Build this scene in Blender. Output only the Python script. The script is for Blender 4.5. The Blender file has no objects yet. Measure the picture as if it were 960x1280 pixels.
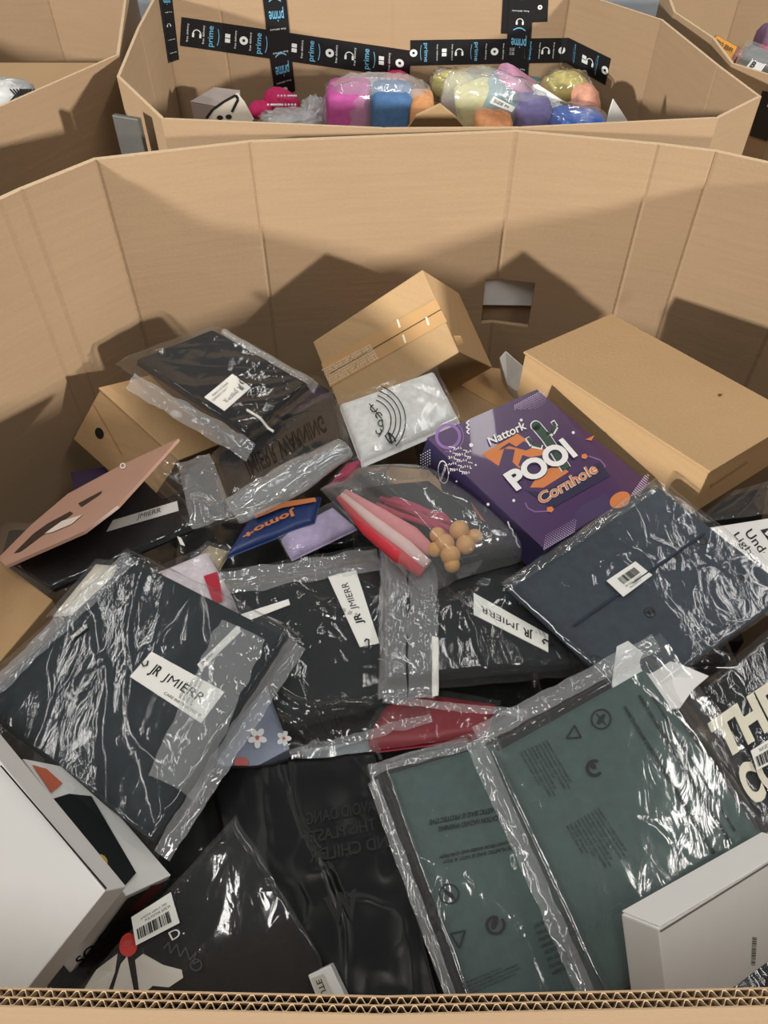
import bpy, bmesh, math, random
import numpy as np
from mathutils import Vector, Matrix, noise as mn
from mathutils.geometry import tessellate_polygon
random.seed(7)
sc = bpy.context.scene
col = sc.collection

# ---------------------------------------------------------------- camera, light, exposure
RIM = 1.0                       # height of the near bin's rim above the floor
CAM = np.array([0.0, 0.0, RIM + 0.48])
TH = math.radians(48); FPX = 960.0
RT = np.array([1.0, 0, 0]); FW = np.array([0, math.cos(TH), -math.sin(TH)]); UP = np.array([0, math.sin(TH), math.cos(TH)])
cd = bpy.data.cameras.new('camera'); cam = bpy.data.objects.new('camera', cd); col.objects.link(cam)
cam.location = CAM; cam.rotation_euler = (math.radians(90) - TH, 0, 0)
cd.sensor_fit = 'VERTICAL'; cd.sensor_height = 24; cd.lens = FPX / 1280 * 24; cd.clip_start = 0.02
sc.camera = cam
w = bpy.data.worlds.new('world'); sc.world = w; w.use_nodes = True
w.node_tree.nodes['Background'].inputs[0].default_value = (0.86, 0.92, 1.0, 1)
w.node_tree.nodes['Background'].inputs[1].default_value = 0.06
def area(name, loc, target, sx, sy, power, color=(1, .93, .82)):
    l = bpy.data.lights.new(name, 'AREA'); l.shape = 'RECTANGLE'; l.size = sx; l.size_y = sy; l.energy = power; l.color = color
    o = bpy.data.objects.new(name, l); col.objects.link(o); o.location = loc
    o.rotation_euler = (Vector(target) - Vector(loc)).to_track_quat('-Z', 'Y').to_euler()
    return o
area('hall_lamp_a', (-5.65, -3.75, 2.52), (0, .85, .85), .30, .30, 690, (1, .96, .90))
area('hall_lamp_b', (5.80, -3.75, 2.52), (.1, .85, .85), .30, .30, 690, (1, .96, .90))
for i, (x, y) in enumerate([(-2.8, -.5), (-.5, -.9), (2.2, -.5), (-2.6, 6.5), (2.6, 6.5)]):
    area('ceiling_lamp_%d' % i, (x, y, 4.6), (x, y, 0), .3, 2.4, 50, (1, .97, .92))
for i, (x, y) in enumerate([(-1.75, 2.2), (1.95, 2.2), (.2, 3.6)]):  # added narrow strip lights, only there to streak highlights across the film
    area('glint_strip_%d' % i, (x, y, 4.6), (x, y, 0), .09, 2.8, 15, (1, .98, .95))
sc.view_settings.view_transform = 'Standard'; sc.view_settings.look = 'None'
sc.view_settings.gamma = 1; sc.view_settings.exposure = 0.0
try: sc.view_settings.use_curve_mapping = False
except Exception: pass
try: sc.cycles.transparent_max_bounces = 24
except Exception: pass

# ---------------------------------------------------------------- maths helpers
def ray(x, y): return FW + RT * (x - 480) / FPX + UP * (640 - y) / FPX
def at(x, y, Z):                # the point seen at pixel (x, y) whose height is Z below/above the rim
    d = ray(x, y); return CAM + d * ((RIM + Z) - CAM[2]) / d[2]
def proj(p):
    q = np.asarray(p) - CAM; z = q @ FW
    return np.stack([480 + FPX * (q @ RT) / z, 640 - FPX * (q @ UP) / z], -1)
def nrm(v): v = np.asarray(v, float); return v / np.linalg.norm(v)
def lin(c):
    return tuple(((v / 255) / 12.92 if v / 255 <= .04045 else ((v / 255 + .055) / 1.055) ** 2.4) for v in c)
class Plane:
    def __init__(s, O, A, B):
        s.O = np.array(O, float); s.n = nrm(np.cross(A, B))
        if s.n @ (CAM - s.O) < 0: s.n = -s.n
    def hit(s, x, y, off=0):
        d = ray(x, y); t = ((s.O - CAM) @ s.n) / (d @ s.n); return CAM + d * t + s.n * off
    def quad(s, px, off=0): return Bil([s.hit(x, y, off) for x, y in px])
def plane3(p): p = [at(*q) for q in p]; return Plane(p[0], p[1] - p[0], p[2] - p[0])
class Bil:                      # flat bilinear patch
    def __init__(s, P):
        s.P = [np.array(p, float) for p in P]; s.n = nrm(np.cross(s.P[1] - s.P[0], s.P[3] - s.P[0]))
        if s.n @ (CAM - s.P[0]) < 0: s.n = -s.n
    def ev(s, u, v, off=0):
        u = np.asarray(u, float)[..., None]; v = np.asarray(v, float)[..., None]
        P = s.P; return P[0] * (1 - u) * (1 - v) + P[1] * u * (1 - v) + P[2] * u * v + P[3] * (1 - u) * v + s.n * np.asarray(off)[..., None]

# ---------------------------------------------------------------- materials
MATS = {}
def newmat(name):
    m = bpy.data.materials.new(name); m.use_nodes = True; MATS[name] = m
    nt = m.node_tree; return m, nt, nt.nodes['Principled BSDF']
def plain(name, rgb, rough=.6, var=.12, scale=40, bump=.0, spec=.5, metal=0, coat=0):
    if name in MATS: return MATS[name]
    m, nt, b = newmat(name); N = nt.nodes; L = nt.links
    c = lin(rgb)
    tc = N.new('ShaderNodeTexCoord'); nz = N.new('ShaderNodeTexNoise'); nz.inputs['Scale'].default_value = scale; nz.inputs['Detail'].default_value = 6
    L.new(tc.outputs['Object'], nz.inputs['Vector'])
    mx = N.new('ShaderNodeMix'); mx.data_type = 'RGBA'
    mx.inputs['A'].default_value = tuple(v * (1 - var) for v in c) + (1,); mx.inputs['B'].default_value = tuple(min(1, v * (1 + var)) for v in c) + (1,)
    L.new(nz.outputs['Fac'], mx.inputs['Factor']); L.new(mx.outputs['Result'], b.inputs['Base Color'])
    b.inputs['Roughness'].default_value = rough; b.inputs['Specular IOR Level'].default_value = spec; b.inputs['Metallic'].default_value = metal
    b.inputs['Coat Weight'].default_value = coat
    if bump:
        bp = N.new('ShaderNodeBump'); bp.inputs['Strength'].default_value = bump; bp.inputs['Distance'].default_value = .004
        L.new(nz.outputs['Fac'], bp.inputs['Height']); L.new(bp.outputs['Normal'], b.inputs['Normal'])
    return m
def cardboard(name, rgb, stain=.16, streak=(3, 3, 60)):
    m, nt, b = newmat(name); N = nt.nodes; L = nt.links; c = lin(rgb)
    tc = N.new('ShaderNodeTexCoord')
    n1 = N.new('ShaderNodeTexNoise'); n1.inputs['Scale'].default_value = 5; n1.inputs['Detail'].default_value = 5
    n2 = N.new('ShaderNodeTexNoise'); n2.inputs['Scale'].default_value = 260; n2.inputs['Detail'].default_value = 3
    mp = N.new('ShaderNodeMapping'); mp.inputs['Scale'].default_value = streak
    n3 = N.new('ShaderNodeTexNoise'); n3.inputs['Scale'].default_value = 2.2; n3.inputs['Detail'].default_value = 4
    L.new(tc.outputs['Object'], n1.inputs['Vector']); L.new(tc.outputs['Object'], n2.inputs['Vector'])
    L.new(tc.outputs['Object'], mp.inputs['Vector']); L.new(mp.outputs['Vector'], n3.inputs['Vector'])
    a1 = N.new('ShaderNodeMath'); a1.operation = 'ADD'; L.new(n1.outputs['Fac'], a1.inputs[0]); L.new(n3.outputs['Fac'], a1.inputs[1])
    a2 = N.new('ShaderNodeMath'); a2.operation = 'MULTIPLY_ADD'; L.new(n2.outputs['Fac'], a2.inputs[0]); a2.inputs[1].default_value = .8; L.new(a1.outputs[0], a2.inputs[2])
    mr = N.new('ShaderNodeMapRange'); mr.inputs['From Min'].default_value = .9; mr.inputs['From Max'].default_value = 1.9
    L.new(a2.outputs[0], mr.inputs['Value'])
    mx = N.new('ShaderNodeMix'); mx.data_type = 'RGBA'
    mx.inputs['A'].default_value = tuple(v * (1 - stain) for v in c) + (1,); mx.inputs['B'].default_value = tuple(v * (1 + stain) for v in c) + (1,)
    L.new(mr.outputs['Result'], mx.inputs['Factor']); L.new(mx.outputs['Result'], b.inputs['Base Color'])
    b.inputs['Roughness'].default_value = .85; b.inputs['Specular IOR Level'].default_value = .25
    bp = N.new('ShaderNodeBump'); bp.inputs['Strength'].default_value = .25; bp.inputs['Distance'].default_value = .002
    L.new(a2.outputs[0], bp.inputs['Height']); L.new(bp.outputs['Normal'], b.inputs['Normal'])
    return m
def film(name, milk=.05, tint=(235, 238, 240), rough=.10, bump=.12, refl=.85):
    m = bpy.data.materials.new(name); m.use_nodes = True; MATS[name] = m
    nt = m.node_tree; N = nt.nodes; L = nt.links; N.remove(N['Principled BSDF']); out = N['Material Output']
    tc = N.new('ShaderNodeTexCoord'); mp = N.new('ShaderNodeMapping'); mp.inputs['Scale'].default_value = (1, .45, 1); mp.inputs['Rotation'].default_value = (0, 0, .6)
    nz = N.new('ShaderNodeTexNoise'); nz.inputs['Scale'].default_value = 45; nz.inputs['Detail'].default_value = 3; nz.inputs['Distortion'].default_value = 1.2
    L.new(tc.outputs['Object'], mp.inputs['Vector']); L.new(mp.outputs['Vector'], nz.inputs['Vector'])
    bp = N.new('ShaderNodeBump'); bp.inputs['Strength'].default_value = bump; bp.inputs['Distance'].default_value = .006
    L.new(nz.outputs['Fac'], bp.inputs['Height'])
    ge = N.new('ShaderNodeNewGeometry'); io = N.new('ShaderNodeMath'); io.operation = 'MULTIPLY_ADD'; io.inputs[1].default_value = 1 / 1.5 - 1.5; io.inputs[2].default_value = 1.5
    L.new(ge.outputs['Backfacing'], io.inputs[0])     # same reflectance from either side of the sheet
    fr = N.new('ShaderNodeFresnel'); L.new(io.outputs[0], fr.inputs['IOR']); L.new(bp.outputs['Normal'], fr.inputs['Normal'])
    ml = N.new('ShaderNodeMath'); ml.operation = 'MULTIPLY_ADD'; ml.use_clamp = True; ml.inputs[1].default_value = refl; ml.inputs[2].default_value = .02
    L.new(fr.outputs[0], ml.inputs[0])
    tr = N.new('ShaderNodeBsdfTransparent'); tr.inputs[0].default_value = (.97, .98, .98, 1)
    df = N.new('ShaderNodeBsdfDiffuse'); df.inputs[0].default_value = lin(tint) + (1,); L.new(bp.outputs['Normal'], df.inputs['Normal'])
    gl = N.new('ShaderNodeBsdfGlossy'); gl.inputs['Roughness'].default_value = rough; L.new(bp.outputs['Normal'], gl.inputs['Normal'])
    gl.inputs[0].default_value = (1, 1, 1, 1)
    m1 = N.new('ShaderNodeMixShader'); m1.inputs[0].default_value = milk; L.new(tr.outputs[0], m1.inputs[1]); L.new(df.outputs[0], m1.inputs[2])
    m2 = N.new('ShaderNodeMixShader'); L.new(ml.outputs[0], m2.inputs[0]); L.new(m1.outputs[0], m2.inputs[1]); L.new(gl.outputs[0], m2.inputs[2])
    L.new(m2.outputs[0], out.inputs['Surface'])
    return m
def cloth(name, rgb, bump=.5): return plain(name, rgb, rough=.9, var=.3, scale=90, bump=bump, spec=.2)

M_BIN = cardboard('bin_cardboard', (155, 130, 102), .07)
M_KRAFT = cardboard('kraft_cardboard', (178, 146, 107), .08)
M_KRAFT2 = cardboard('carton_cardboard', (176, 146, 108), .08)
M_RIM = plain('cut_cardboard_edge', (198, 172, 138), .9, .15, 120)
M_CREASE = plain('crease_shadow_brown', (150, 118, 80), .9)
M_WHITE = plain('white_card', (232, 231, 228), .55, .04, 30)
M_TAG = plain('tag_paper', (238, 237, 230), .6, .04, 30)
M_INK = plain('black_ink', (22, 22, 24), .6, .05)
M_TAPE = plain('black_tape', (20, 20, 22), .4, .1)
M_TAPEW = plain('tape_white_print', (205, 208, 205), .6, .05)
M_TAPEB = plain('tape_blue_print', (96, 160, 190), .6, .05)
M_BLACK = cloth('black_cloth', (13, 13, 14))
M_BLACK2 = cloth('charcoal_cloth', (21, 23, 25))
M_SLATE = cloth('slate_cloth', (30, 39, 44))
M_NAVY = cloth('navy_grey_cloth', (57, 66, 76))
M_GREEN = cloth('green_grey_cloth', (64, 86, 83))
M_FILM = film('clear_film', .028)
M_FILM1 = film('clear_film_thick', .06)
M_FILMP = film('pouch_film', .11)
M_FILM2 = film('doubled_film', .2)
M_FILM3 = film('crumpled_film', .34, rough=.2)
M_DARKPLASTIC = plain('black_plastic', (9, 9, 10), .3, .2, 30, bump=.1, spec=.35)

# ---------------------------------------------------------------- object helpers
LOC = {}
def link(o): col.objects.link(o); return o
def setp(o, label=None, cat=None, group=None, kind=None):
    for k, v in (('label', label), ('category', cat), ('group', group), ('kind', kind)):
        if v: o[k] = v
    return o
def thing(name, label, cat, loc, group=None):
    o = link(bpy.data.objects.new(name, None)); o.empty_display_size = .03
    o.location = loc; LOC[o.name] = np.array(loc, float); return setp(o, label, cat, group)
def mesh(name, V, Fc, mat, parent=None, smooth=False, mats=None, fmat=None):
    V = np.asarray(V, float)
    loc = LOC[parent.name] if parent is not None else np.zeros(3)
    me = bpy.data.meshes.new(name); me.from_pydata((V - loc).tolist(), [], [list(map(int, f)) for f in Fc])
    for m in (mats or [mat]): me.materials.append(m)
    if fmat: me.polygons.foreach_set('material_index', fmat)
    if smooth: me.polygons.foreach_set('use_smooth', [True] * len(me.polygons))
    me.update()
    o = link(bpy.data.objects.new(name, me))
    if parent is not None: o.parent = parent
    LOC[o.name] = loc
    return o
def grid_faces(nu, nv, base=0):
    i = np.arange(nu - 1)[:, None]; j = np.arange(nv - 1)[None, :]
    a = (base + i * nv + j).ravel(); return np.stack([a, a + nv, a + nv + 1, a + 1], 1).tolist()
def bevel_mesh(o, wd, seg=2):
    bm = bmesh.new(); bm.from_mesh(o.data); bmesh.ops.recalc_face_normals(bm, faces=bm.faces)
    if wd: bmesh.ops.bevel(bm, geom=list(bm.edges), offset=wd, segments=seg, affect='EDGES', profile=.6, clamp_overlap=True)
    bm.to_mesh(o.data); bm.free(); o.data.update(); return o
def boxv(O, a, b, c):
    O, a, b, c = [np.array(q, float) for q in (O, a, b, c)]
    V = [O, O + a, O + a + b, O + b, O + c, O + a + c, O + a + b + c, O + b + c]
    return V, [(0, 1, 2, 3), (4, 7, 6, 5), (0, 4, 5, 1), (1, 5, 6, 2), (2, 6, 7, 3), (3, 7, 4, 0)]
def boxpart(name, O, a, b, c, mat, parent=None, bevel=.0015):
    V, Fc = boxv(O, a, b, c); o = mesh(name, V, Fc, mat, parent); return bevel_mesh(o, bevel)
def slab(name, Q, mat, parent, th=.0008):       # thin card from 4 points, thickness downwards
    b = Bil(Q); V = [p for p in b.P] + [p - b.n * th for p in b.P]
    return bevel_mesh(mesh(name, V, [(0, 1, 2, 3), (7, 6, 5, 4), (0, 4, 5, 1), (1, 5, 6, 2), (2, 6, 7, 3), (3, 7, 4, 0)], mat, parent), 0)
def tube(path, r, n=10, cap=True):
    path = [np.array(p, float) for p in path]; V = []; Fc = []
    rs = r if hasattr(r, '__len__') else [r] * len(path)
    for i, p in enumerate(path):
        t = nrm(path[min(i + 1, len(path) - 1)] - path[max(i - 1, 0)])
        s = np.cross(t, [0, 0, 1.0]); s = nrm(s) if np.linalg.norm(s) > 1e-6 else np.array([1., 0, 0]); q = np.cross(s, t)
        for k in range(n):
            a = 2 * math.pi * k / n; V.append(p + rs[i] * (math.cos(a) * s + math.sin(a) * q))
    for i in range(len(path) - 1):
        for k in range(n): Fc.append((i * n + k, i * n + (k + 1) % n, (i + 1) * n + (k + 1) % n, (i + 1) * n + k))
    if cap: Fc.append(tuple(range(n))[::-1]); Fc.append(tuple(range((len(path) - 1) * n, len(path) * n)))
    return V, Fc
def blob(c, ax, p=2.6, n=28, amp=.08, fr=3.0, seed=0):     # soft lump: super-ellipsoid with noise; ax = three axis vectors
    V = []; Fc = []; m = n // 2 + 1
    f = lambda v, e: math.copysign(abs(v) ** e, v)
    for i in range(m):
        th = math.pi * i / (m - 1) - math.pi / 2
        for j in range(n):
            ph = 2 * math.pi * j / n
            x = f(math.cos(th), 2 / p) * f(math.cos(ph), 2 / p); y = f(math.cos(th), 2 / p) * f(math.sin(ph), 2 / p); z = f(math.sin(th), 2 / p)
            k = 1 + amp * (mn.noise((x * fr + seed, y * fr, z * fr)) + .5 * mn.noise((x * fr * 2.7 + seed, y * fr * 2.7, z * fr * 2.7)))
            V.append(np.array(c) + k * (x * ax[0] + y * ax[1] + z * ax[2]))
    for i in range(m - 1):
        for j in range(n): Fc.append((i * n + j, i * n + (j + 1) % n, (i + 1) * n + (j + 1) % n, (i + 1) * n + j))
    return V, Fc

# text as flat mesh; returned in a unit square (0..1, 0..1) with its aspect
TXT = {}
def text2d(s, bold=0.0, res=4):
    k = (s, bold)
    if k in TXT: return TXT[k]
    cu = bpy.data.curves.new('t', 'FONT'); cu.body = s; cu.resolution_u = res; cu.offset = bold; cu.fill_mode = 'FRONT'
    o = bpy.data.objects.new('t', cu); me = bpy.data.meshes.new_from_object(o)
    V = np.array([v.co[:2] for v in me.vertices]); Fc = [tuple(p.vertices) for p in me.polygons]
    bpy.data.objects.remove(o); bpy.data.curves.remove(cu); bpy.data.meshes.remove(me)
    lo, hi = V.min(0), V.max(0); asp = (hi[0] - lo[0]) / (hi[1] - lo[1]); V = (V - lo) / (hi - lo)
    TXT[k] = (V, Fc, asp); return TXT[k]
def lettering(name, items, mat, parent, off=.0005):
    """items: (patch, string, (s0,t0,s1,t1), bold); all in one flat mesh"""
    AV = []; AF = []
    for pt, s, r, bold in items:
        V, Fc, _ = text2d(s, bold); n = len(AV)
        P = pt.ev(r[0] + V[:, 0] * (r[2] - r[0]), r[1] + V[:, 1] * (r[3] - r[1]), off)
        AV += list(P); AF += [tuple(n + i for i in f) for f in Fc]
    return mesh(name, AV, AF, mat, parent)
def poly_px(surf, pts, off):
    P = [surf.hit(x, y, off) for x, y in pts]
    tri = tessellate_polygon([[Vector((x, y, 0)) for x, y in pts]])
    return P, [tuple(t) for t in tri]
def polys(name, surf, plist, mat, parent, off=.0006):
    AV = []; AF = []
    for pts in plist:
        P, T = poly_px(surf, pts, off); n = len(AV); AV += P; AF += [tuple(n + i for i in t) for t in T]
    return mesh(name, AV, AF, mat, parent)
def bars(patch, n, r, seed=0, horiz=False):     # barcode bars as (s,t) rectangles
    rnd = random.Random(seed); out = []; x = 0
    while x < 1:
        wd = rnd.choice([.012, .02, .03, .045]); out.append((x, min(1, x + wd))); x += wd + rnd.choice([.012, .02, .03])
    V = []; Fc = []
    for a, b in out:
        s0 = r[0] + a * (r[2] - r[0]); s1 = r[0] + b * (r[2] - r[0]); k = len(V)
        V += [patch.ev(*q, .0005) for q in ((s0, r[1]), (s1, r[1]), (s1, r[3]), (s0, r[3]))]; Fc.append((k, k + 1, k + 2, k + 3))
    return V, Fc
def ring(cx, cy, r0, r1, n=24, a0=0, a1=2 * math.pi, ex=(1, 0), ey=(0, 1)):
    A = [a0 + (a1 - a0) * i / n for i in range(n + 1)]
    f = lambda r, a: (cx + r * (math.cos(a) * ex[0] + math.sin(a) * ey[0]), cy + r * (math.cos(a) * ex[1] + math.sin(a) * ey[1]))
    return [[f(r1, A[i]), f(r1, A[i + 1]), f(r0, A[i + 1]), f(r0, A[i])] for i in range(n)]
def disc(cx, cy, rx, ry=None, n=18, rot=0):
    ry = ry or rx; c, s = math.cos(rot), math.sin(rot)
    return [(cx + rx * math.cos(t) * c - ry * math.sin(t) * s, cy + rx * math.cos(t) * s + ry * math.sin(t) * c) for t in [2 * math.pi * i / n for i in range(n)]]
def stroke(pts, wd):
    out = []
    for (x0, y0), (x1, y1) in zip(pts[:-1], pts[1:]):
        l = math.hypot(x1 - x0, y1 - y0) or 1; nx, ny = -(y1 - y0) / l * wd / 2, (x1 - x0) / l * wd / 2
        out.append([(x0 + nx, y0 + ny), (x1 + nx, y1 + ny), (x1 - nx, y1 - ny), (x0 - nx, y0 - ny)])
    return out

# ---------------------------------------------------------------- bag builder
class Bag:
    """a film bag lying on a bilinear base patch; Z of every corner is its height relative to the rim"""
    def __init__(s, px, T, inset, seed, crink, lump=.004, sag=0, soft=.014, dirn=.6, crumple=1.0, fup=0):
        s.fup = fup; s.b = Bil([at(*q) for q in px]); s.T = T; s.g = inset; s.seed = seed; s.cr = crink; s.lump = lump; s.sag = sag; s.soft = soft
        P = s.b.P; s.Lu = (np.linalg.norm(P[1] - P[0]) + np.linalg.norm(P[2] - P[3])) / 2; s.Lv = (np.linalg.norm(P[3] - P[0]) + np.linalg.norm(P[2] - P[1])) / 2
        s.dirn = dirn; s.crumple = crumple
        n = s.n = 104; u = np.linspace(0, 1, n); U, V = np.meshgrid(u, u, indexing='ij'); s.FH = s.film_h(U, V)
    def lumps(s, U, V):
        X = U * s.Lu * 14; Y = V * s.Lv * 14
        return np.array([mn.noise((x + s.seed * 3.1, y, s.seed)) + .5 * mn.noise((2.3 * x, 2.3 * y + s.seed, 5)) for x, y in zip(X.ravel(), Y.ravel())]).reshape(U.shape) * s.lump
    def bow(s, U, V): return s.sag * (4 * U * (1 - U) * 4 * V * (1 - V)) ** .5
    def gar_h(s, U, V):
        u0, v0, u1, v1 = s.g
        d = np.minimum(np.minimum((U - u0) * s.Lu, (u1 - U) * s.Lu), np.minimum((V - v0) * s.Lv, (v1 - V) * s.Lv))
        k = np.clip(d / s.soft, 0, 1); return s.T * np.sqrt(np.clip(1 - (1 - k) ** 2, 0, 1)) + s.lumps(U, V) * k + s.bow(U, V)
    def film_h(s, U, V):
        u0, v0, u1, v1 = s.g
        dx = np.maximum(np.maximum(u0 - U, U - u1), 0) * s.Lu; dy = np.maximum(np.maximum(v0 - V, V - v1), 0) * s.Lv
        d = np.hypot(dx, dy); k = np.exp(-(d / .012) ** 2)
        c, sn = math.cos(s.dirn), math.sin(s.dirn)
        X = U * s.Lu; Y = V * s.Lv; A = (X * c + Y * sn); B = (-X * sn + Y * c)
        out = np.zeros(U.shape); sd = s.seed * 1.7
        for i, (a, b, x, y) in enumerate(zip(A.ravel(), B.ravel(), X.ravel(), Y.ravel())):
            wx = mn.noise((x * 9 + sd, y * 9, 2.2)) * .6
            r1 = 1 - abs(mn.noise((a * 5 + wx, b * 24 + wx * 1.5, sd)))          # long folds
            r2 = 1 - abs(mn.noise((x * 26 + wx * 2, y * 26, sd + 9)))      # crumple facets
            env = .15 + 1.5 * mn.noise((x * 11 + sd, y * 11 + 4, sd))
            out.flat[i] = max(.22, env) * (max(0, (r1 - .80) / .20) ** 1.6 * .85 + max(0, (r2 - .86) / .14) ** 1.3 * .34 * s.crumple)
        return s.T * k + .0022 + np.maximum(s.lumps(U, V), -.0005) * k * .8 + np.clip(out, 0, 1.4) * s.cr * (.55 + .45 * (1 - k)) + s.bow(U, V) + s.fup * np.clip(16 * U * (1 - U) * V * (1 - V), 0, 1) ** .4
    def fh(s, u, v):
        n = s.n; x = np.clip(np.asarray(u, float), 0, 1) * (n - 1); y = np.clip(np.asarray(v, float), 0, 1) * (n - 1)
        i = np.minimum(x.astype(int), n - 2); j = np.minimum(y.astype(int), n - 2); a = x - i; b = y - j; H = s.FH
        return H[i, j] * (1 - a) * (1 - b) + H[i + 1, j] * a * (1 - b) + H[i + 1, j + 1] * a * b + H[i, j + 1] * (1 - a) * b
    def ev(s, u, v, off=0): return s.b.ev(u, v, s.fh(u, v) + off)
    def uv(s, x, y, h=None):
        u = v = .5
        for _ in range(12):
            f = lambda a, b: proj(s.b.ev(a, b, (s.T if h is None else h)))
            p = f(u, v); e = 1e-4; J = np.array([(f(u + e, v) - p) / e, (f(u, v + e) - p) / e]).T
            d = np.linalg.solve(J, np.array([x, y]) - p); u += float(np.clip(d[0], -.5, .5)); v += float(np.clip(d[1], -.5, .5))
        return u, v
    def hit(s, x, y, off=0): u, v = s.uv(x, y); return s.ev(u, v, off)
    def sub(s, px, h=None, film=True):   # pixel quad -> patch; film=True lies on the film, else flat just above the garment
        q = [s.uv(x, y, h) for x, y in px]
        if film: return Sub(s, q)
        hh = s.T + .0016 + s.lump * .5 + (0 if not s.sag else float(s.bow(np.array(q[0][0]), np.array(q[0][1]))))
        return Bil([s.b.ev(a, b, hh) for a, b in q])
class Sub:
    def __init__(s, bag, q): s.bag = bag; s.q = np.array(q)
    def ev(s, u, v, off=0):
        u = np.asarray(u, float); v = np.asarray(v, float); q = s.q
        f = lambda k: q[0, k] * (1 - u) * (1 - v) + q[1, k] * u * (1 - v) + q[2, k] * u * v + q[3, k] * (1 - u) * v
        return s.bag.ev(f(0), f(1), off)

def make_bag(name, label, cat, px, T=.016, inset=(.07, .07, .93, .93), gm=None, fm=None, seed=1, crink=.005, lump=.003, group=None, sag=0, gname='folded_garment', dirn=.6, jit=.012, garment=True, soft=.014, root=None, crumple=1.0, fup=0):
    B = Bag(px, T, inset, seed, crink, lump, sag, soft, dirn, crumple, fup)
    c = sum(B.b.P) / 4
    r = root or thing(name, label, cat, (c[0], c[1], min(p[2] for p in B.b.P)), group)
    if garment:
        u0, v0, u1, v1 = inset; n = 34
        e = np.concatenate([[0, .015, .035, .065], np.linspace(.1, .9, n - 8), [.935, .965, .985, 1]])
        U, V = np.meshgrid(u0 + (u1 - u0) * e, v0 + (v1 - v0) * e, indexing='ij')
        top = B.b.ev(U, V, B.gar_h(U, V) + .0003).reshape(-1, 3); bot = B.b.ev(U, V, 0 * U).reshape(-1, 3)
        Fc = grid_faces(n, n) + [f[::-1] for f in grid_faces(n, n, n * n)]
        ed = [i * n for i in range(n)] + [(n - 1) * n + j for j in range(1, n)] + [i * n + n - 1 for i in range(n - 2, -1, -1)] + [j for j in range(n - 2, 0, -1)]
        Fc += [(ed[k], ed[(k + 1) % len(ed)], n * n + ed[(k + 1) % len(ed)], n * n + ed[k]) for k in range(len(ed))]
        mesh(gname, np.vstack([top, bot]), Fc, gm, r, True)
    if fm is not None:
        n = B.n; u = np.linspace(0, 1, n); U, V = np.meshgrid(u, u, indexing='ij')
        ew = np.minimum.reduce([U, 1 - U, V, 1 - V]); k = np.exp(-ew / .06)
        ju = np.array([mn.noise((a * 5 + seed, b * 5, 1)) for a, b in zip(U.ravel(), V.ravel())]).reshape(U.shape) * jit * k
        jv = np.array([mn.noise((a * 5, b * 5 + seed, 7)) for a, b in zip(U.ravel(), V.ravel())]).reshape(U.shape) * jit * k
        P = B.b.ev(U + ju, V + jv, B.FH).reshape(-1, 3)
        r['_f'] = 1; B.film = mesh('film', P, grid_faces(n, n), fm, r, True); del r['_f']
    B.root = r; return B
def tag(B, px, items, h=None, name='hang_tag', mat=None, ink=None, up=.0):
    q = B.sub(px, None, False)
    q = Bil([p + q.n * up for p in q.P])
    t = slab(name, q.P, mat or M_TAG, B.root)
    if name == 'hang_tag':      # black string through the punched end
        V, Fc = tube([q.ev(-.05, .62, .003), q.ev(.0, .54, .005), q.ev(.055, .46, .0022), q.ev(.075, .56, .0012), q.ev(.05, .68, .0012)], .0009, 8); mesh('tag_string', V, Fc, M_INK, t, True)
    if items: lettering('lettering', [(q, s, r, b) for s, r, b in items], ink or M_INK, t)
    return t, q
def strip(B, px0, px1, wd_px, name, mat, up=.001):     # a narrow band (zip seal, cord) along the film between two pixels
    u0 = np.array(B.uv(*px0)); u1 = np.array(B.uv(*px1))
    a, b = np.array(px0, float), np.array(px1, float); nn = np.array([-(b - a)[1], (b - a)[0]]); nn = nn / np.linalg.norm(nn) * wd_px / 2
    q = [B.uv(*(a - nn)), B.uv(*(b - nn)), B.uv(*(b + nn)), B.uv(*(a + nn))]; S = Sub(B, q)
    n = 64; m = 11; U, V = np.meshgrid(np.linspace(0, 1, n), np.linspace(0, 1, m), indexing='ij')
    L = np.linalg.norm(b - a) / 30.0; W = wd_px / 30.0; sd = B.seed + px0[0] * .1
    rid = np.array([max(0, 1 - abs(mn.noise((x * L * 1.1 + sd, y * W * 3.2, sd))) - .72) * 3 + .5 * max(0, 1 - abs(mn.noise((x * L * 3 + sd, y * W * 3, 4 + sd))) - .75) * 3 for x, y in zip(U.ravel(), V.ravel())]).reshape(U.shape)
    hump = np.sin(V * math.pi) * .0015 + (rid * .0022 if wd_px > 7 else 0)
    U2 = U; V2 = V + (np.array([mn.noise((x * L * 1.3, sd, 3)) for x in U[:, 0]]) * (.10 if wd_px > 7 else 0))[:, None] * np.sign(V - .5) * (abs(V - .5) > .4)
    return mesh(name, S.ev(U2, V2, up + hump).reshape(-1, 3), grid_faces(n, m), mat, B.root, True)

# ================================================================ the setting
fl = mesh('floor', [(-9, -9, 0), (9, -9, 0), (9, 9, 0), (-9, 9, 0)], [(0, 1, 2, 3)], plain('concrete_floor', (120, 118, 112), .7, .15, 3))
setp(fl, kind='structure')

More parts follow.
